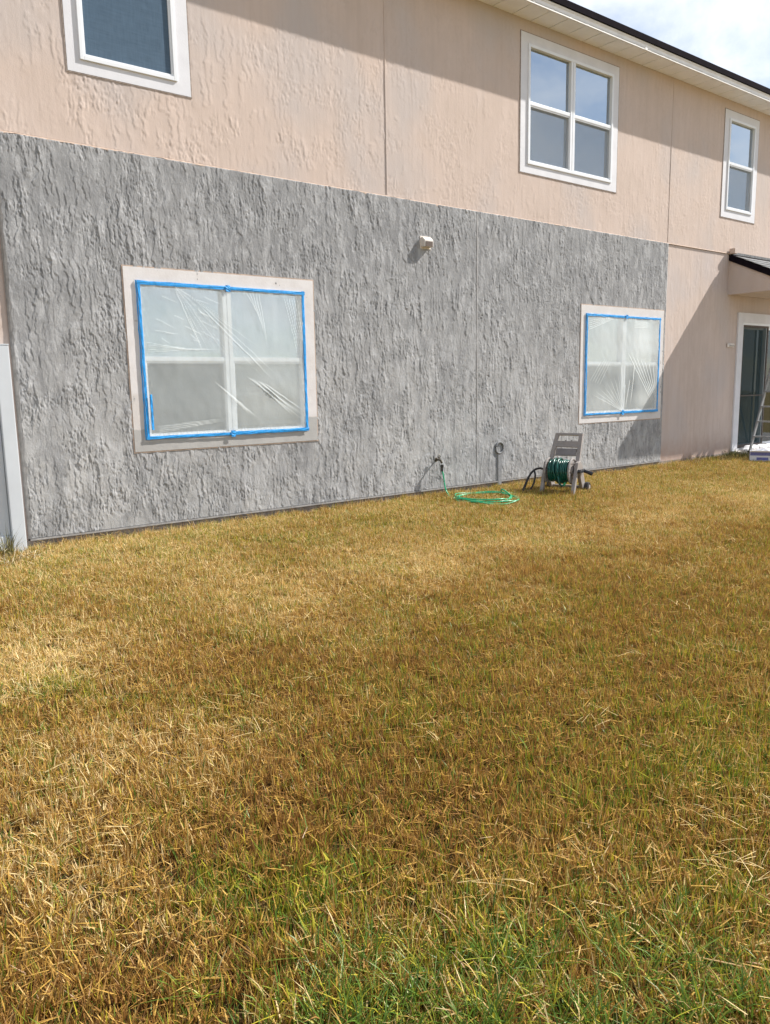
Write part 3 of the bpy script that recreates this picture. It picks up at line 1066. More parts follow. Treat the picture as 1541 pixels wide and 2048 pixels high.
def hadd(mb, name, mat, smooth=True):
    o = mb.build(name, mat, hose, smooth=smooth)
    o.location = -Vector(hose.location)
    return o


def spline(pts, n=8):
    pts = [Vector(p) for p in pts]
    out = []
    for i in range(len(pts) - 1):
        p0, p1, p2, p3 = pts[max(i - 1, 0)], pts[i], pts[i + 1], pts[min(i + 2, len(pts) - 1)]
        for k in range(n):
            t = k / n
            out.append(0.5 * ((2 * p1) + (p2 - p0) * t + (2 * p0 - 5 * p1 + 4 * p2 - p3) * t * t + (3 * p1 - p0 - 3 * p2 + p3) * t ** 3))
    out.append(pts[-1])
    return out


def gzo(x, y, o):
    return gz(x, y) + o


path = [(5.737, -.118, .215), (5.745, -.135, .12), (5.745, -.155, .03), (5.742, -.185, -.025), (5.735, -.25, gzo(0, -.25, .030)), (5.70, -.36, gzo(0, -.3, .04)), (5.64, -.50, gzo(0, -.5, .045))]
rl = random.Random(4)
for k in range(1, 43):
    a = math.pi * 0.80 + k * 2 * math.pi / 12
    rr = .345 + .022 * math.sin(k * .41) - .0012 * k + rl.uniform(-.012, .012)
    cx, cy = 5.92 + .045 * math.sin(k * .23), -.60 + .055 * math.cos(k * .19)
    x, y = cx + rr * math.cos(a) * 1.0, cy + rr * math.sin(a)
    path.append((x, y, gzo(x, y, .048 + .004 * (k // 12) + rl.uniform(-.016, .010))))
x, y = 6.16, -.66
path += [(6.10, -.76, gzo(0, -.7, .10)), (6.16, -.62, gzo(0, -.6, .115)), (6.28, -.52, gzo(0, -.5, .05)), (6.5, -.50, gzo(0, -.5, .02)), (6.70, -.52, gzo(0, -.5, .018))]
hadd(MB().tube(spline(path, 6), .0080, 8), 'hose_body', M_GHOSE)
hadd(MB().tube([(5.735, -.116, .275), (5.736, -.116, .245)], .0185, 12).tube([(5.736, -.116, .245), (5.737, -.118, .20)], .0125, 10), 'coupling', M_BLACK, False)

# hose reel cart: front looks along -x', side faces the camera's right
REELP = Vector((7.02, -.74, -.11))
ang = math.atan2(-.943, .334)          # local +x = the axle direction
reel = empty('hose_reel', 'taupe plastic hose reel cart wound with dark green hose by the wall', 'hose reel', REELP, rot=(0, 0, ang))
# local axes: x = axle (towards the viewer's right), -y = front
W2 = .185
for s in (-1, 1):
    mb = MB()
    xo = s * W2
    th = .040
    x0, x1 = xo - th / 2, xo + th / 2
    mb.poly([(x0, -.185, -.01), (x0, -.13, -.01), (x0, -.050, .20), (x0, -.02, .245), (x0, .03, .22), (x0, .13, .055), (x0, .20, .02), (x0, .245, .05), (x0, .10, .33), (x0, .04, .375), (x0, -.04, .36)], (th, 0, 0))
    mb.build('side_leg', M_REELW if s > 0 else M_REEL, reel, bevel=.006)
    wh = MB().tube([(s * (W2 + .02), .225, .055), (s * (W2 + .065), .225, .055)], .062, 20).build('wheel', M_BLACK, reel, bevel=.006)
    MB().tube([(s * (W2 + .066), .225, .055), (s * (W2 + .071), .225, .055)], .030, 14).build('hub', M_REEL, wh)
# handle frame leaning back over the drum
hn = Vector((0, .19, .36)).normalized()
base = Vector((0, .045, .33))


def hp(x, t, d=0.0):
    q = base + hn * t
    return (x, q.y + d, q.z - d * .3)


def slab(mb, x0, x1, t0, t1, d0, d1):
    pts = [hp(x0, t0, d0), hp(x1, t0, d0), hp(x1, t1, d0), hp(x0, t1, d0)]
    mb.poly(pts, Vector(hp(0, 0, d1)) - Vector(hp(0, 0, d0)))


mb = MB()
for s in (-1, 1):
    for (a, b_, wa, wb) in ((0.0, .365, .186, .165),):
        mb.poly([hp(s * wa - s * .046, a, -.012), hp(s * wa, a, -.012), hp(s * wb, b_, -.012), hp(s * wb - s * .046, b_, -.012)], (0, .036, -.010))
slab(mb, -.164, .164, .365, .392, -.012, .024)
slab(mb, -.130, .130, .215, .292, -.008, .020)
slab(mb, -.130, .130, .108, .118, -.008, .02)
slab(mb, -.035, -.018, .292, .306, -.008, .012)
slab(mb, .035, .052, .292, .306, -.008, .012)
mb.build('handle_frame', M_REEL, reel, bevel=.004)
mb = MB()
slab(mb, -.122, .122, .120, .200, -.002, .016)
mb.build('tray', simple('dark_taupe_plastic', (.20, .18, .175), .5, .15), reel, bevel=.004)
# drum: two flanges with cut-outs and a core
ZA, YA = .265, -.045
drum = MB().tube([(-.135, YA, ZA), (.135, YA, ZA)], .085, 20).build('drum', M_REEL, reel)
for s in (-1, 1):
    mb = MB()
    n = 36
    for i in range(n):
        a0, a1 = 2 * math.pi * i / n, 2 * math.pi * (i + 1) / n
        if i % 6 == 0:
            continue
        r0, r1 = .088, .128
        mb.poly([(s * .136, YA + r0 * math.cos(a0), ZA + r0 * math.sin(a0)), (s * .136, YA + r1 * math.cos(a0), ZA + r1 * math.sin(a0)), (s * .136, YA + r1 * math.cos(a1), ZA + r1 * math.sin(a1)), (s * .136, YA + r0 * math.cos(a1), ZA + r0 * math.sin(a1))], (s * .008, 0, 0))
    ring = [(s * .140, YA + .138 * math.cos(a), ZA + .138 * math.sin(a)) for a in np.linspace(0, 2 * math.pi, 40, endpoint=False)]
    mb.tube(ring, .0125, 8, closed=True)
    mb.tube([(s * .136, YA, ZA), (s * .150, YA, ZA)], .045, 16)
    mb.build('flange', M_REELW, reel)
wp_ = []
rr_ = random.Random(9)
for layer, (rad, turns) in enumerate(((.098, 11), (.118, 10))):
    for k in range(turns * 20 + 1):
        a = -2 * math.pi * k / 20
        t = k / (turns * 20)
        xx_ = (-.120 + .240 * t) * (1 if layer == 0 else -1) + .006 * math.sin(k * .37) * layer
        rj = rad + layer * .004 * math.sin(k * .11 + 1.3) + rr_.uniform(-.0012, .0012)
        wp_.append((xx_, YA + rj * math.cos(a), ZA + rj * math.sin(a)))
MB().tube(wp_, .0115, 7).build('wound_hose', M_DHOSE, reel, smooth=True)
top = []
for k in range(2 * 20 + 1):
    a = -2 * math.pi * k / 20 + .8
    top.append((.055 - .10 * k / 40 + .02 * math.sin(k * .3), YA + .139 * math.cos(a), ZA + .139 * math.sin(a)))
MB().tube(top, .0115, 7).tube([(.02, YA - .13, ZA - .05), (.03, YA - .12, ZA - .13), (.055, YA - .10, ZA - .165), (.075, YA - .09, ZA - .15)], .0115, 7).build('wound_hose', M_DHOSE, reel, smooth=True)
MB().tube([(.075, YA - .09, ZA - .155), (.092, YA - .088, ZA - .120)], .013, 8).build('hose_end', M_GHOSE, reel)
# crank on the right, cross bars
MB().tube([(.20, YA, ZA), (.235, YA, ZA)], .022, 12).box(.222, .240, YA - .018, YA + .150, ZA - .020, ZA + .020).tube([(.235, YA + .13, ZA - .005), (.330, YA + .13, ZA - .035)], [.019, .024], 12).build('crank', M_BLACK, reel, bevel=.003)
MB().box(-W2, W2, .15, .19, .05, .08).build('cross_bar', M_REEL, reel, bevel=.005)
MB().box(-W2 - .01, W2 + .01, -.185, -.150, -.012, .018).build('foot_bar', M_REEL, reel, bevel=.005)
MB().tube([(-.22, .225, .055), (.22, .225, .055)], .009, 8).build('axle', M_ALU, reel)
# black leader hose looping out at the left side
lp = spline([(-.19, -.045, .265), (-.24, -.05, .285), (-.30, -.09, .265), (-.34, -.14, .20), (-.365, -.20, .10), (-.385, -.24, .02), (-.39, -.26, .005)], 7)
lp2 = spline([(-.30, -.09, .262), (-.275, -.12, .20), (-.28, -.15, .12), (-.31, -.18, .05), (-.36, -.22, .02)], 7)
lp3 = spline([(-.33, -.12, .235), (-.355, -.17, .14), (-.37, -.21, .06), (-.375, -.25, .01)], 6)
MB().tube(lp, .0125, 8).tube(lp2, .011, 8).tube(lp3, .011, 8).build('leader_hose', M_BHOSE, reel, smooth=True)

# ------------------------------------------------------------------ vinyl fence at the left end
fence = empty('vinyl_fence', 'white vinyl privacy fence ending in a square post against the grey stucco wall', 'fence', (1.36, -.12, -.1))


def fadd(mb, name, mat=M_FENCE, bevel=0.0):
    o = mb.build(name, mat, fence, bevel=bevel)
    o.location = -Vector(fence.location)
    return o


fadd(MB().box(1.302, 1.402, -.118, -.022, -.25, 1.500), 'post', bevel=.006)
fadd(MB().box(1.300, 1.404, -.120, -.020, 1.5005, 1.510), 'post_cap', bevel=.003)
fadd(MB().box(-1.2, 1.301, -.096, -.046, 1.36, 1.49).box(-1.2, 1.301, -.096, -.046, -.05, .06), 'rail', bevel=.005)
x = 1.299
while x > -1.1:
    fadd(MB().box(x - .146, x, -.082, -.060, .061, 1.359), 'plank', bevel=.004)
    x -= .150

# ------------------------------------------------------------------ things by the patio door
ladder = empty('step_ladder', 'open aluminium stepladder standing on the patio before the glass door', 'ladder', (12.2, -.5, 0))


def ladd(mb, name, mat=M_ALU, bevel=0.0):
    o = mb.build(name, mat, ladder, bevel=bevel)
    o.location = -Vector(ladder.location)
    return o


lean, HT = .44, 1.75
A0, B0 = Vector((11.95, -.28, 0.0)), Vector((12.12, -.80, 0.0))
A1, B1 = Vector((11.95 + lean * HT, -.34, HT)), Vector((12.12 + lean * HT, -.70, HT))
A0.x += 0.21
B0.x += 0.10
A1.x += 0.03


def bar(mb, p, q, w, d):
    p, q = Vector(p), Vector(q)
    t = (q - p).normalized()
    a = t.cross(Vector((0, 1, 0))).normalized()
    b_ = Vector((0, 1, 0))
    mb.poly([p - a * w / 2 - b_ * d / 2, p + a * w / 2 - b_ * d / 2, p + a * w / 2 + b_ * d / 2, p - a * w / 2 + b_ * d / 2], q - p)
    return mb


ladd(bar(MB(), A0, A1, .048, .022), 'rail')
ladd(bar(MB(), B0, B1, .048, .022), 'rail')
for k in range(1, 7):
    t = k * .235 / HT
    p, q = A0.lerp(A1, t), B0.lerp(B1, t)
    u_ = (q - p).normalized()
    w_ = Vector((0, 0, 1)).cross(u_).normalized()
    ladd(MB().poly([p - w_ * .038, p + w_ * .038, p + w_ * .038 + Vector((0, 0, .022)), p - w_ * .038 + Vector((0, 0, .022))], q - p), 'tread')
C0, D0 = Vector((13.55, -.26, 0)), Vector((13.50, -.86, 0))
ladd(bar(MB(), C0, A1 + Vector((.05, 0, -.03)), .035, .020), 'rear_leg')
ladd(bar(MB(), D0, B1 + Vector((.05, 0, -.03)), .035, .020), 'rear_leg')
for t in (.25, .55):
    p, q = C0.lerp(A1, t), D0.lerp(B1, t)
    ladd(MB().tube([p, q], .010, 8), 'brace')
ladd(MB().box(A1.x - .09, A1.x + .14, B1.y - .03, A1.y + .03, HT, HT + .045), 'top_cap', M_BLACK, .006)
ladd(MB().box(A0.x - .04, A0.x + .04, A0.y - .02, A0.y + .02, 0, .03).box(B0.x - .04, B0.x + .04, B0.y - .02, B0.y + .02, 0, .03), 'foot', M_BLACK, .004)

# white folded sheeting bundle on the slab
bundle = empty('sheeting_bundle', 'long white bundle of folded sheeting lying on the patio slab under the ladder', 'bundle', (12.6, -.16, 0))
V, Fc = [], []
N, K = 30, 14
rb = np.random.RandomState(8)
for i in range(N + 1):
    t = i / N
    x = 12.22 + .80 * t
    yy = -.17 + .02 * math.sin(t * 5)
    tap = .35 + .65 * min(1, t / .16) if t < .16 else 1 - .12 * max(0, (t - .85) / .15)
    for k in range(K):
        a = 2 * math.pi * k / K
        r1, r3 = .085 * tap, .042 * tap
        V.append((x + rb.randn() * .003, yy + r1 * math.cos(a) + rb.randn() * .004, .006 + r3 + r3 * math.copysign(abs(math.sin(a)) ** .7, math.sin(a)) + rb.randn() * .003))
for i in range(N):
    for k in range(K):
        Fc.append((i * K + k, i * K + (k + 1) % K, (i + 1) * K + (k + 1) % K, (i + 1) * K + k))
Fc += [tuple(range(K))[::-1], tuple(N * K + k for k in range(K))]
o = pydata('folded_sheet', V, Fc, M_SHEETING, bundle, True)
o.location = -Vector(bundle.location)
mb = MB()
for x in (12.52, 12.80):
    mb.tube([(x + .02 * math.sin(a), -.165 + .092 * math.cos(a), .050 + .049 * math.sin(a)) for a in np.linspace(0, 2 * math.pi, 18, endpoint=False)], .006, 6, closed=True)
o = mb.build('strap', M_TWINE, bundle)
o.location = -Vector(bundle.location)

box = empty('carton', 'open white and purple cardboard carton with cloths on the grass by the patio', 'carton', (11.74, -.72, gz(0, -.7) + .02), rot=(0, 0, R(-62)))
MB().box(-.19, .19, -.11, .11, 0, .006).build('base', M_BOX, box)
for (x0, x1, y0, y1) in ((-.19, .19, -.114, -.110), (-.19, .19, .110, .114), (-.194, -.190, -.114, .114), (.190, .194, -.114, .114)):
    MB().box(x0, x1, y0, y1, 0.006, .165).build('side', M_BOX, box)
MB().box(-.188, .188, -.1165, -.1145, .100, .150).build('print_band', M_BOXBLUE, box)
MB().box(-.100, .060, -.1165, -.1145, .030, .072).build('print_band', M_BOXBLUE, box)
MB().box(-.1975, -.1945, -.108, .108, .100, .150).build('print_band', M_BOXBLUE, box)
MB().box(-.1975, -.1945, -.02, .08, .030, .080).build('print_band', M_BOXBLUE, box)
MB().poly([(-.19, -.115, .166), (.19, -.115, .166), (.18, -.19, .175), (-.18, -.19, .175)], (0, 0, .003)).build('lid_flap', M_BOX, box)
V, Fc = [], []
for j in range(13):
    for i in range(17):
        u_, v_ = i / 16, j / 12
        V.append((-.175 + .35 * u_, -.10 + .20 * v_, .125 + .075 * math.sin(math.pi * u_) * math.sin(math.pi * v_) + .03 * rb.rand()))
for j in range(12):
    for i in range(16):
        a = j * 17 + i
        Fc.append((a, a + 1, a + 18, a + 17))
rag = pydata('cloth', V, Fc, M_RAG, None, True)
rag.location = box.location
rag.rotation_euler = box.rotation_euler
tag(rag, 'crumpled white cloths heaped inside the purple and white carton', 'cloth')


# ------------------------------------------------------------------ grass
def blade_mat(name, straw, gold, brown, ygreen, green, trans=0.25):
    m, nt, b = new_mat(name)
    nt.nodes.remove(b)
    out = nt.nodes['Material Output']
    ra = mk(nt, 'ShaderNodeAttribute', attribute_name='ra').outputs['Fac']
    rb_ = mk(nt, 'ShaderNodeAttribute', attribute_name='rb').outputs['Fac']
    g = mk(nt, 'ShaderNodeAttribute', attribute_name='green', attribute_type='INSTANCER').outputs['Fac']
    pl = mk(nt, 'ShaderNodeAttribute', attribute_name='pale', attribute_type='INSTANCER').outputs['Fac']
    br = mk(nt, 'ShaderNodeAttribute', attribute_name='brown', attribute_type='INSTANCER').outputs['Fac']
    dead = ramp(nt, mth(nt, 'ADD', mth(nt, 'SUBTRACT', rb_, mth(nt, 'MULTIPLY', br, 0.45)), mth(nt, 'MULTIPLY', pl, 0.45), True),
                [(0.0, brown), (0.30, tuple(0.6 * x + 0.4 * y for x, y in zip(brown, gold))), (0.55, gold), (0.85, straw), (1.0, tuple(min(1, q * 1.2) for q in straw))])
    live = ramp(nt, mth(nt, 'ADD', rb_, mth(nt, 'MINIMUM', pl, 0.0), True), [(0.0, green), (0.45, tuple(q * 1.35 for q in green)), (0.7, ygreen), (1.0, tuple(q * 1.25 for q in ygreen))])
    isg = mth(nt, 'LESS_THAN', ra, g)
    c = mixc(nt, isg, dead, live)
    df = mk(nt, 'ShaderNodeBsdfDiffuse')
    tl = mk(nt, 'ShaderNodeBsdfTranslucent')
    gl = mk(nt, 'ShaderNodeBsdfGlossy')
    gl.inputs['Roughness'].default_value = 0.45
    gl.inputs['Color'].default_value = (0.6, 0.6, 0.55, 1)
    lk(nt, c, df.inputs[0])
    lk(nt, c, tl.inputs[0])
    m1 = mk(nt, 'ShaderNodeMixShader')
    m1.inputs[0].default_value = trans
    lk(nt, df.outputs[0], m1.inputs[1])
    lk(nt, tl.outputs[0], m1.inputs[2])
    m2 = mk(nt, 'ShaderNodeMixShader')
    m2.inputs[0].default_value = 0.05
    lk(nt, m1.outputs[0], m2.inputs[1])
    lk(nt, gl.outputs[0], m2.inputs[2])
    lk(nt, m2.outputs[0], out.inputs[0])
    return m


M_BLADE = blade_mat('grass_blades', (0.66, 0.51, 0.25), (0.62, 0.385, 0.085), (0.28, 0.140, 0.040), (0.40, 0.35, 0.03), (0.095, 0.17, 0.02))


def blades(name, n, rad, lmin, lmax, tmin, tmax, wmin, wmax, seed, flat=0.0, curve=0.5, z0=0.0, segs=2, mat=None, flat_len=1.25, clump=0.0, tufts=0):
    """a patch of n separate blades as one mesh"""
    rs = np.random.RandomState(seed)
    ang = rs.rand(n) * 2 * np.pi
    r = rad * np.sqrt(rs.rand(n))
    base = np.stack([r * np.cos(ang), r * np.sin(ang), np.full(n, z0)], 1)
    th = np.ones(n)
    if tufts:
        tr, ta = rad * np.sqrt(rs.rand(tufts)), rs.rand(tufts) * 2 * np.pi
        tx, ty = tr * np.cos(ta), tr * np.sin(ta)
        tk = rs.randint(0, tufts, n)
        sp = rs.randn(n, 2) * rad * .125
        base[:, 0], base[:, 1] = tx[tk] + sp[:, 0], ty[tk] + sp[:, 1]
        ang = np.arctan2(sp[:, 1], sp[:, 0])
        th = rs.uniform(.65, 1.15, tufts)[tk]
    L = rs.uniform(lmin, lmax, n) * (0.6 + 0.4 * rs.rand(n)) * th
    tilt = rs.uniform(tmin, tmax, n)
    az = rs.rand(n) * 2 * np.pi
    if clump:
        az = np.where(rs.rand(n) < clump, ang + rs.randn(n) * .5, az)
    isf = rs.rand(n) < flat
    tilt = np.where(isf, rs.uniform(R(72), R(92), n), tilt)
    L = np.where(isf, L * flat_len, L)
    base[:, 2] += np.where(isf, rs.uniform(.004, lmax * .42, n), 0)
    w = rs.uniform(wmin, wmax, n)
    cv_ = rs.uniform(.2, 1.0, n) * curve * np.where(isf, .25, 1)
    tw = rs.uniform(-1.2, 1.2, n)
    side = np.stack([-np.sin(az + tw), np.cos(az + tw), np.zeros(n)], 1)
    P = [base]
    t = tilt.copy()
    cur = base.copy()
    for s in range(segs):
        d = np.stack([np.sin(t) * np.cos(az), np.sin(t) * np.sin(az), np.cos(t)], 1)
        cur = cur + d * (L / segs)[:, None]
        P.append(cur.copy())
        t = t + cv_
    vper = 2 * segs + 1
    V = np.zeros((n, vper, 3))
    for s in range(segs):
        ww = (w * (1.0 if s == 0 else 0.85) / 2)[:, None]
        V[:, 2 * s] = P[s] - side * ww
        V[:, 2 * s + 1] = P[s] + side * ww
    V[:, -1] = P[segs]
    V[:, :, 2] = np.maximum(V[:, :, 2], 0.002)
    faces = []
    fl = []
    for s in range(segs - 1):
        faces.append((2 * s, 2 * s + 1, 2 * s + 3, 2 * s + 2))
    o = np.arange(n) * vper
    quads = np.concatenate([np.stack([o + i for i in f], 1) for f in faces]) if faces else np.zeros((0, 4), int)
    tris = np.stack([o + 2 * segs - 2, o + 2 * segs - 1, o + 2 * segs], 1)
    me = bpy.data.meshes.new(name)
    me.vertices.add(n * vper)
    me.vertices.foreach_set('co', V.reshape(-1))
    li = np.concatenate([quads.ravel(), tris.ravel()]).astype(np.int32)
    me.loops.add(len(li))
    me.loops.foreach_set('vertex_index', li)
    ls = np.concatenate([np.arange(len(quads)) * 4, len(quads) * 4 + np.arange(len(tris)) * 3]).astype(np.int32)
    me.polygons.add(len(ls))
    me.polygons.foreach_set('loop_start', ls)
    me.update(calc_edges=True)
    rav = rs.rand(n)
    rbv = np.where(isf, .2 + .75 * rs.rand(n), rs.rand(n))
    rav = np.where(isf, .35 + .65 * rav, rav)
    for nm, vals in (('ra', rav), ('rb', rbv)):
        a = me.attributes.new(nm, 'FLOAT', 'POINT')
        a.data.foreach_set('value', np.repeat(vals, vper).astype(np.float32))
    me.materials.append(mat or M_BLADE)
    return me


def scatter(name, P, attrs, meshes, label, cat):
    """one stuff object: points that carry blade patches as instances"""
    src = bpy.data.collections.new(name + '_patches')
    for i, me in enumerate(meshes):
        o = bpy.data.objects.new('%s_patch_%02d' % (name, i), me)
        src.objects.link(o)
    me = bpy.data.meshes.new(name)
    n = len(P)
    me.vertices.add(n)
    me.vertices.foreach_set('co', np.asarray(P, np.float32).ravel())
    for k, v in attrs.items():
        v = np.asarray(v)
        if v.ndim == 2:
            a = me.attributes.new(k, 'FLOAT_VECTOR', 'POINT')
            a.data.foreach_set('vector', v.astype(np.float32).ravel())
        elif v.dtype.kind == 'i':
            a = me.attributes.new(k, 'INT', 'POINT')
            a.data.foreach_set('value', v.astype(np.int32))
        else:
            a = me.attributes.new(k, 'FLOAT', 'POINT')
            a.data.foreach_set('value', v.astype(np.float32))
    me.materials.append(M_BLADE)
    ob = link(name, me)
    g = bpy.data.node_groups.new(name + '_nodes', 'GeometryNodeTree')
    g.interface.new_socket('Geometry', in_out='INPUT', socket_type='NodeSocketGeometry')
    g.interface.new_socket('Geometry', in_out='OUTPUT', socket_type='NodeSocketGeometry')
    gi, go = g.nodes.new('NodeGroupInput'), g.nodes.new('NodeGroupOutput')
    iop = g.nodes.new('GeometryNodeInstanceOnPoints')
    ci = g.nodes.new('GeometryNodeCollectionInfo')
    ci.inputs['Collection'].default_value = src
    ci.inputs['Separate Children'].default_value = True
    ci.inputs['Reset Children'].default_value = True

    def na(nm, dt):
        q = g.nodes.new('GeometryNodeInputNamedAttribute')
        q.data_type = dt
        q.inputs['Name'].default_value = nm
        return q.outputs['Attribute']
    g.links.new(gi.outputs[0], iop.inputs['Points'])
    g.links.new(ci.outputs[0], iop.inputs['Instance'])
    iop.inputs['Pick Instance'].default_value = True
    g.links.new(na('pick', 'INT'), iop.inputs['Instance Index'])
    e2r = g.nodes.new('FunctionNodeEulerToRotation')
    g.links.new(na('rot', 'FLOAT_VECTOR'), e2r.inputs[0])
    g.links.new(e2r.outputs[0], iop.inputs['Rotation'])
    g.links.new(na('size', 'FLOAT_VECTOR'), iop.inputs['Scale'])
    g.links.new(iop.outputs[0], go.inputs[0])
    md = ob.modifiers.new('scatter', 'NODES')
    md.node_group = g
    tag(ob, label, cat, kind='stuff')
    return ob


GREEN = [(.59, -4.74, .30, .45), (.94, -4.77, .25, .40), (.82, -3.18, .30, .30), (.59, -3.33, .35, .45), (.98, -5.36, .25, .6), (1.3, -5.5, .30, .35), (2.12, -4.87, .45, .15),
         (2.68, -5.02, .5, .12), (1.76, -5.63, .4, .15), (.72, -4.95, .3, .4), (1.5, -4.0, .4, .12), (3.6, -3.9, .7, .15), (1.1, -4.2, .3, .25), (.5, -3.0, .3, .3), (3.0, -.5, .8, .06),
         (2.3, -5.4, .6, .14), (.45, -5.0, .3, .35), (4.3, -.35, .4, .10)]
PALE = [(1.07, -2.48, .35, .6), (.76, -2.65, .45, .8), (2.45, -2.56, .4, .6), (2.14, -1.64, .6, .5), (3.65, -2.25, .6, .7), (5.04, -2.26, .6, .7), (6.48, -2.26, .7, .7), (8.54, -2.4, 1.0, .7),
        (.62, -4.42, .16, .8), (.48, -4.26, .12, .5), (.63, -4.68, .10, .7), (.41, -4.73, .10, .5), (2.2, -.4, .7, .5), (3.3, -.3, .6, .5), (1.6, -.5, .5, .7), (.5, -3.9, .3, .25), (4.9, -.4, .5, .4), (.9, -3.7, .3, .4)]
BROWN = [(2.83, -3.8, .7, .7), (1.71, -4.52, .4, .7), (2.71, -4.78, .4, .5), (1.39, -4.49, .35, .6), (4.28, -4.2, .9, .7), (1.83, -3.46, .45, .5), (1.77, -5.41, .3, .3), (6.5, -3.4, 1.4, .5), (3.2, -3.0, .5, .4), (1.9, -4.1, .5, .6), (5.5, -1.0, 1.0, .25)]


def field(X, Y, blobs):
    f = np.zeros_like(X)
    for (a, b_, r, w) in blobs:
        f += w * np.exp(-((X - a) ** 2 + (Y - b_) ** 2) / r ** 2)
    return f


rg = np.random.RandomState(12)


def jgrid(x0, x1, y0, y1, s):
    xs_, ys_ = np.meshgrid(np.arange(x0, x1, s), np.arange(y0, y1, s))
    X = xs_.ravel() + rg.uniform(-.5, .5, xs_.size) * s
    Y = ys_.ravel() + rg.uniform(-.5, .5, xs_.size) * s
    return X, Y


def in_view(X, Y, pad=0.5):
    """inside the wedge of lawn between the camera and the wall"""
    a = np.arctan2(X, Y + DIST)
    d = np.hypot(X, Y + DIST)
    return (a > YAW - R(26.5) - pad / np.maximum(d, .6)) & (a < YAW + R(27.0) + pad / np.maximum(d, .6)) & (d > .9)


def gzv(Y, X=None):
    z = GZ0 + GS * np.minimum(0.0, Y + 0.5)
    return z if X is None else z + .014 * vn(X / .42 + 50, Y / .42 + 50, 207)


X1, Y1 = jgrid(-.3, 15.5, -6.4, -0.03, .088)
k1 = in_view(X1, Y1)
X2, Y2 = jgrid(-4, 17, -10, -0.05, .16)
k2 = ~in_view(X2, Y2)
X, Y = np.concatenate([X1[k1], X2[k2]]), np.concatenate([Y1[k1], Y2[k2]])
keep = ~((X > 12.14) & (Y > -3.22)) & ~((Y > -.10) & (rg.rand(len(X)) < .35))
X, Y = X[keep], Y[keep]
N = len(X)
lown = vn(X / .55 + 40, Y / .55 + 40, 201)
midn = vn(X / .22 + 40, Y / .22 + 40, 202)
gr = field(X, Y, GREEN) * .46 * (.2 + 1.5 * sst(.3, .75, midn)) * (.4 + 1.2 * lown) + .16 * sst(.5, .85, midn) + .09 + .06 * sst(.3, .8, lown)
gr = gr + .04 * sst(-3, -5.2, Y) + .09 * sst(-2.6, -1.0, Y)
pa = field(X, Y, PALE) * (.5 + .9 * midn) + .25 * sst(-2.5, -.3, Y) * lown
bw = .20 * sst(-3.4, -4.8, Y) + field(X, Y, BROWN) * .6 + .8 * (rg.rand(len(X)) - .6) + .45 * sst(.45, .75, vn(X / .40 + 10, Y / .40 + 90, 203)) + .25 * sst(-1.5, -4.0, Y)  # near-side brown also darkens the foreground, standing in for shade between blades
wet = vn(X / .13 + 7, Y / .13 + 31, 204)
gr = np.clip(gr + .08 * sst(.9, 2.0, X) * sst(-2.4, -3.6, Y), 0, .95)
hs = .70 + .55 * rg.rand(N) ** 1.5 + .35 * np.clip(gr, 0, .6) - .18 * np.clip(pa, 0, 1)
hs *= 1 + .5 * (Y > -.22) * rg.rand(N)
sc_ = .95 + .25 * rg.rand(N)
meshes = [blades('lawn_blades', 255, .10, .032, .080, R(1), R(36), .0020, .0048, 300 + i, flat=.09, curve=.26, tufts=14, clump=.55) for i in range(8)]
scatter('lawn_grass', np.stack([X, Y, gzv(Y, X)], 1),
        dict(green=gr, pale=np.clip(pa, 0, 1), brown=np.clip(bw, 0, 1), pick=rg.randint(0, 8, N), rot=np.stack([rg.randn(N) * .06, rg.randn(N) * .06, rg.rand(N) * 6.283], 1), size=np.stack([sc_, sc_, hs], 1)),
        meshes, 'patchy mown lawn turning from brown to straw gold with green tufts', 'grass')

# longer green grass at the near edge
X, Y = jgrid(.2, 3.2, -6.2, -4.4, .06)
wgt = field(X, Y, [(1.02, -5.42, .26, 1.3), (.80, -5.26, .15, .7), (1.42, -5.72, .30, .7), (.70, -4.90, .12, .25)])
k = rg.rand(len(X)) < wgt * .75
X, Y = X[k], Y[k]
N = len(X)
hs = rg.uniform(.5, 1.15, N)
meshes = [blades('long_blades', 56, .055, .08, .15, R(3), R(36), .0022, .0046, 400 + i, flat=.06, curve=.5, segs=3, clump=.5) for i in range(5)]
scatter('long_grass', np.stack([X, Y, gzv(Y, X)], 1), dict(green=rg.uniform(.75, 1.0, N), pale=rg.uniform(-.40, 0, N), brown=np.zeros(N), pick=rg.randint(0, 5, N), rot=np.stack([rg.randn(N) * .1, rg.randn(N) * .1, rg.rand(N) * 6.283], 1), size=np.stack([np.ones(N), np.ones(N), hs], 1)),
        meshes, 'tall unmown green grass along the near edge of the lawn', 'grass')

# loose dry clippings on top
X, Y = jgrid(-.3, 12.1, -6.3, -.06, .17)
wgt = .06 + .35 * field(X, Y, PALE) + .25 * sst(-1.2, -.1, Y)
k = (rg.rand(len(X)) < wgt) & in_view(X, Y)
X, Y = X[k], Y[k]
N = len(X)
meshes = [blades('straw_blades', 16, .13, .05, .13, R(66), R(95), .0016, .0036, 500 + i, flat=.7, curve=.25, z0=.030, segs=3, flat_len=1.0) for i in range(5)]
scatter('dry_clippings', np.stack([X, Y, gzv(Y, X)], 1), dict(green=np.zeros(N) - 1, pale=rg.uniform(.55, 1.0, N), brown=np.zeros(N), pick=rg.randint(0, 5, N), rot=np.stack([rg.randn(N) * .05, rg.randn(N) * .05, rg.rand(N) * 6.283], 1), size=np.stack([np.ones(N), np.ones(N), np.ones(N)], 1)),
        meshes, 'loose pale straw clippings strewn over the lawn', 'clippings')


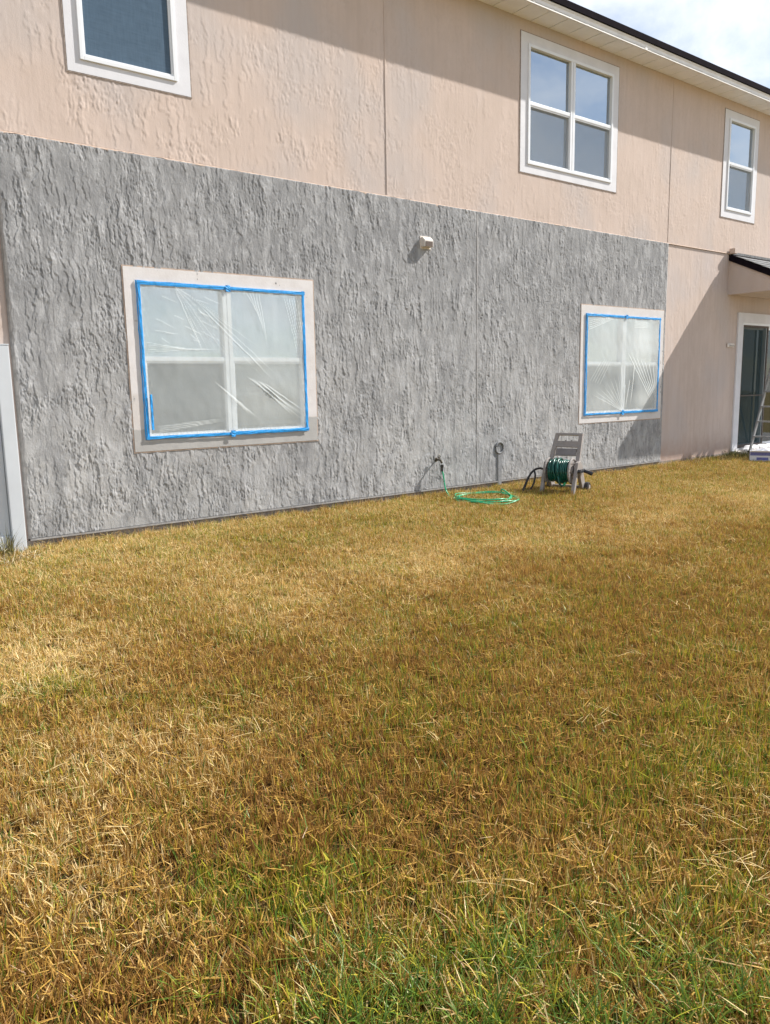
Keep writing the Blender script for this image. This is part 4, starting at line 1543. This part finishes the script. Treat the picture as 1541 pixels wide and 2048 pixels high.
# straggling dry stems along the foot of the wall
X = rg.uniform(1.45, 12.0, 900)
Y = -.035 - .10 * rg.rand(900) ** 1.6
k = rg.rand(900) < sst(.35, .75, vn(X / .35 + 3, X * 0 + .5, 211)) * .8 + .12
X, Y = X[k], Y[k]
N = len(X)
meshes = [blades('stem_blades', 9, .035, .05, .13, R(4), R(62), .0018, .0042, 700 + i, flat=.15, curve=.6, segs=3, clump=.5) for i in range(5)]
hs = rg.uniform(.5, 1.3, N)
scatter('wall_edge_grass', np.stack([X, Y, gzv(Y, X)], 1), dict(green=rg.uniform(-.3, .35, N), pale=rg.uniform(0, .9, N), brown=rg.uniform(0, .7, N), pick=rg.randint(0, 5, N), rot=np.stack([rg.randn(N) * .1, rg.randn(N) * .1, rg.rand(N) * 6.283], 1), size=np.stack([np.ones(N), np.ones(N), hs], 1)),
        meshes, 'straggling dry grass stems along the foot of the house wall', 'grass')


# single weeds
def weed(name, label, cat, loc, n, rad, lmin, lmax, cols, seed, curve=.8, tmax=60, w=(.003, .006)):
    m = simple(name + '_leaf', cols[0], .7, .3, 40, tint=cols[1])
    me = blades(name, n, rad, lmin, lmax, R(3), R(tmax), w[0], w[1], seed, flat=.08, curve=curve, segs=3, mat=m, clump=.6)
    o = link(name, me)
    o.location = loc
    tag(o, label, cat)
    return o


weed('grass_tuft', 'upright green and straw grass tuft growing at the foot of the white fence', 'grass tuft', (1.235, -.22, -.10), 90, .05, .14, .34, ((.05, .07, .02), (.30, .26, .10)), 601, .35, 22)
weed('straw_heap', 'tangle of bleached dead grass stems below the white fence', 'dead grass', (1.22, -.42, -.10), 160, .17, .08, .26, ((.42, .34, .20), (.62, .54, .36)), 602, .9, 85)
weed('green_weed', 'bushy green weed at the corner of the door trim and patio', 'weed', (11.98, -.14, -.08), 420, .20, .10, .22, ((.07, .085, .015), (.20, .19, .04)), 603, .8, 65, (.005, .010))
weed('green_weed', 'low olive weed growing against the peach wall left of the door', 'weed', (11.55, -.12, -.09), 220, .15, .07, .16, ((.12, .10, .03), (.30, .24, .08)), 604, .8, 65)
weed('dry_weed', 'dry tan weed leaning on the peach wall below the shaded window', 'weed', (10.75, -.09, -.09), 150, .16, .10, .30, ((.30, .19, .09), (.52, .38, .2)), 605, .8, 50)
weed('dry_weed', 'wispy dry weed at the foot of the grey and peach stucco seam', 'weed', (10.25, -.08, -.09), 80, .14, .06, .18, ((.34, .24, .12), (.55, .42, .24)), 606, .8, 60)
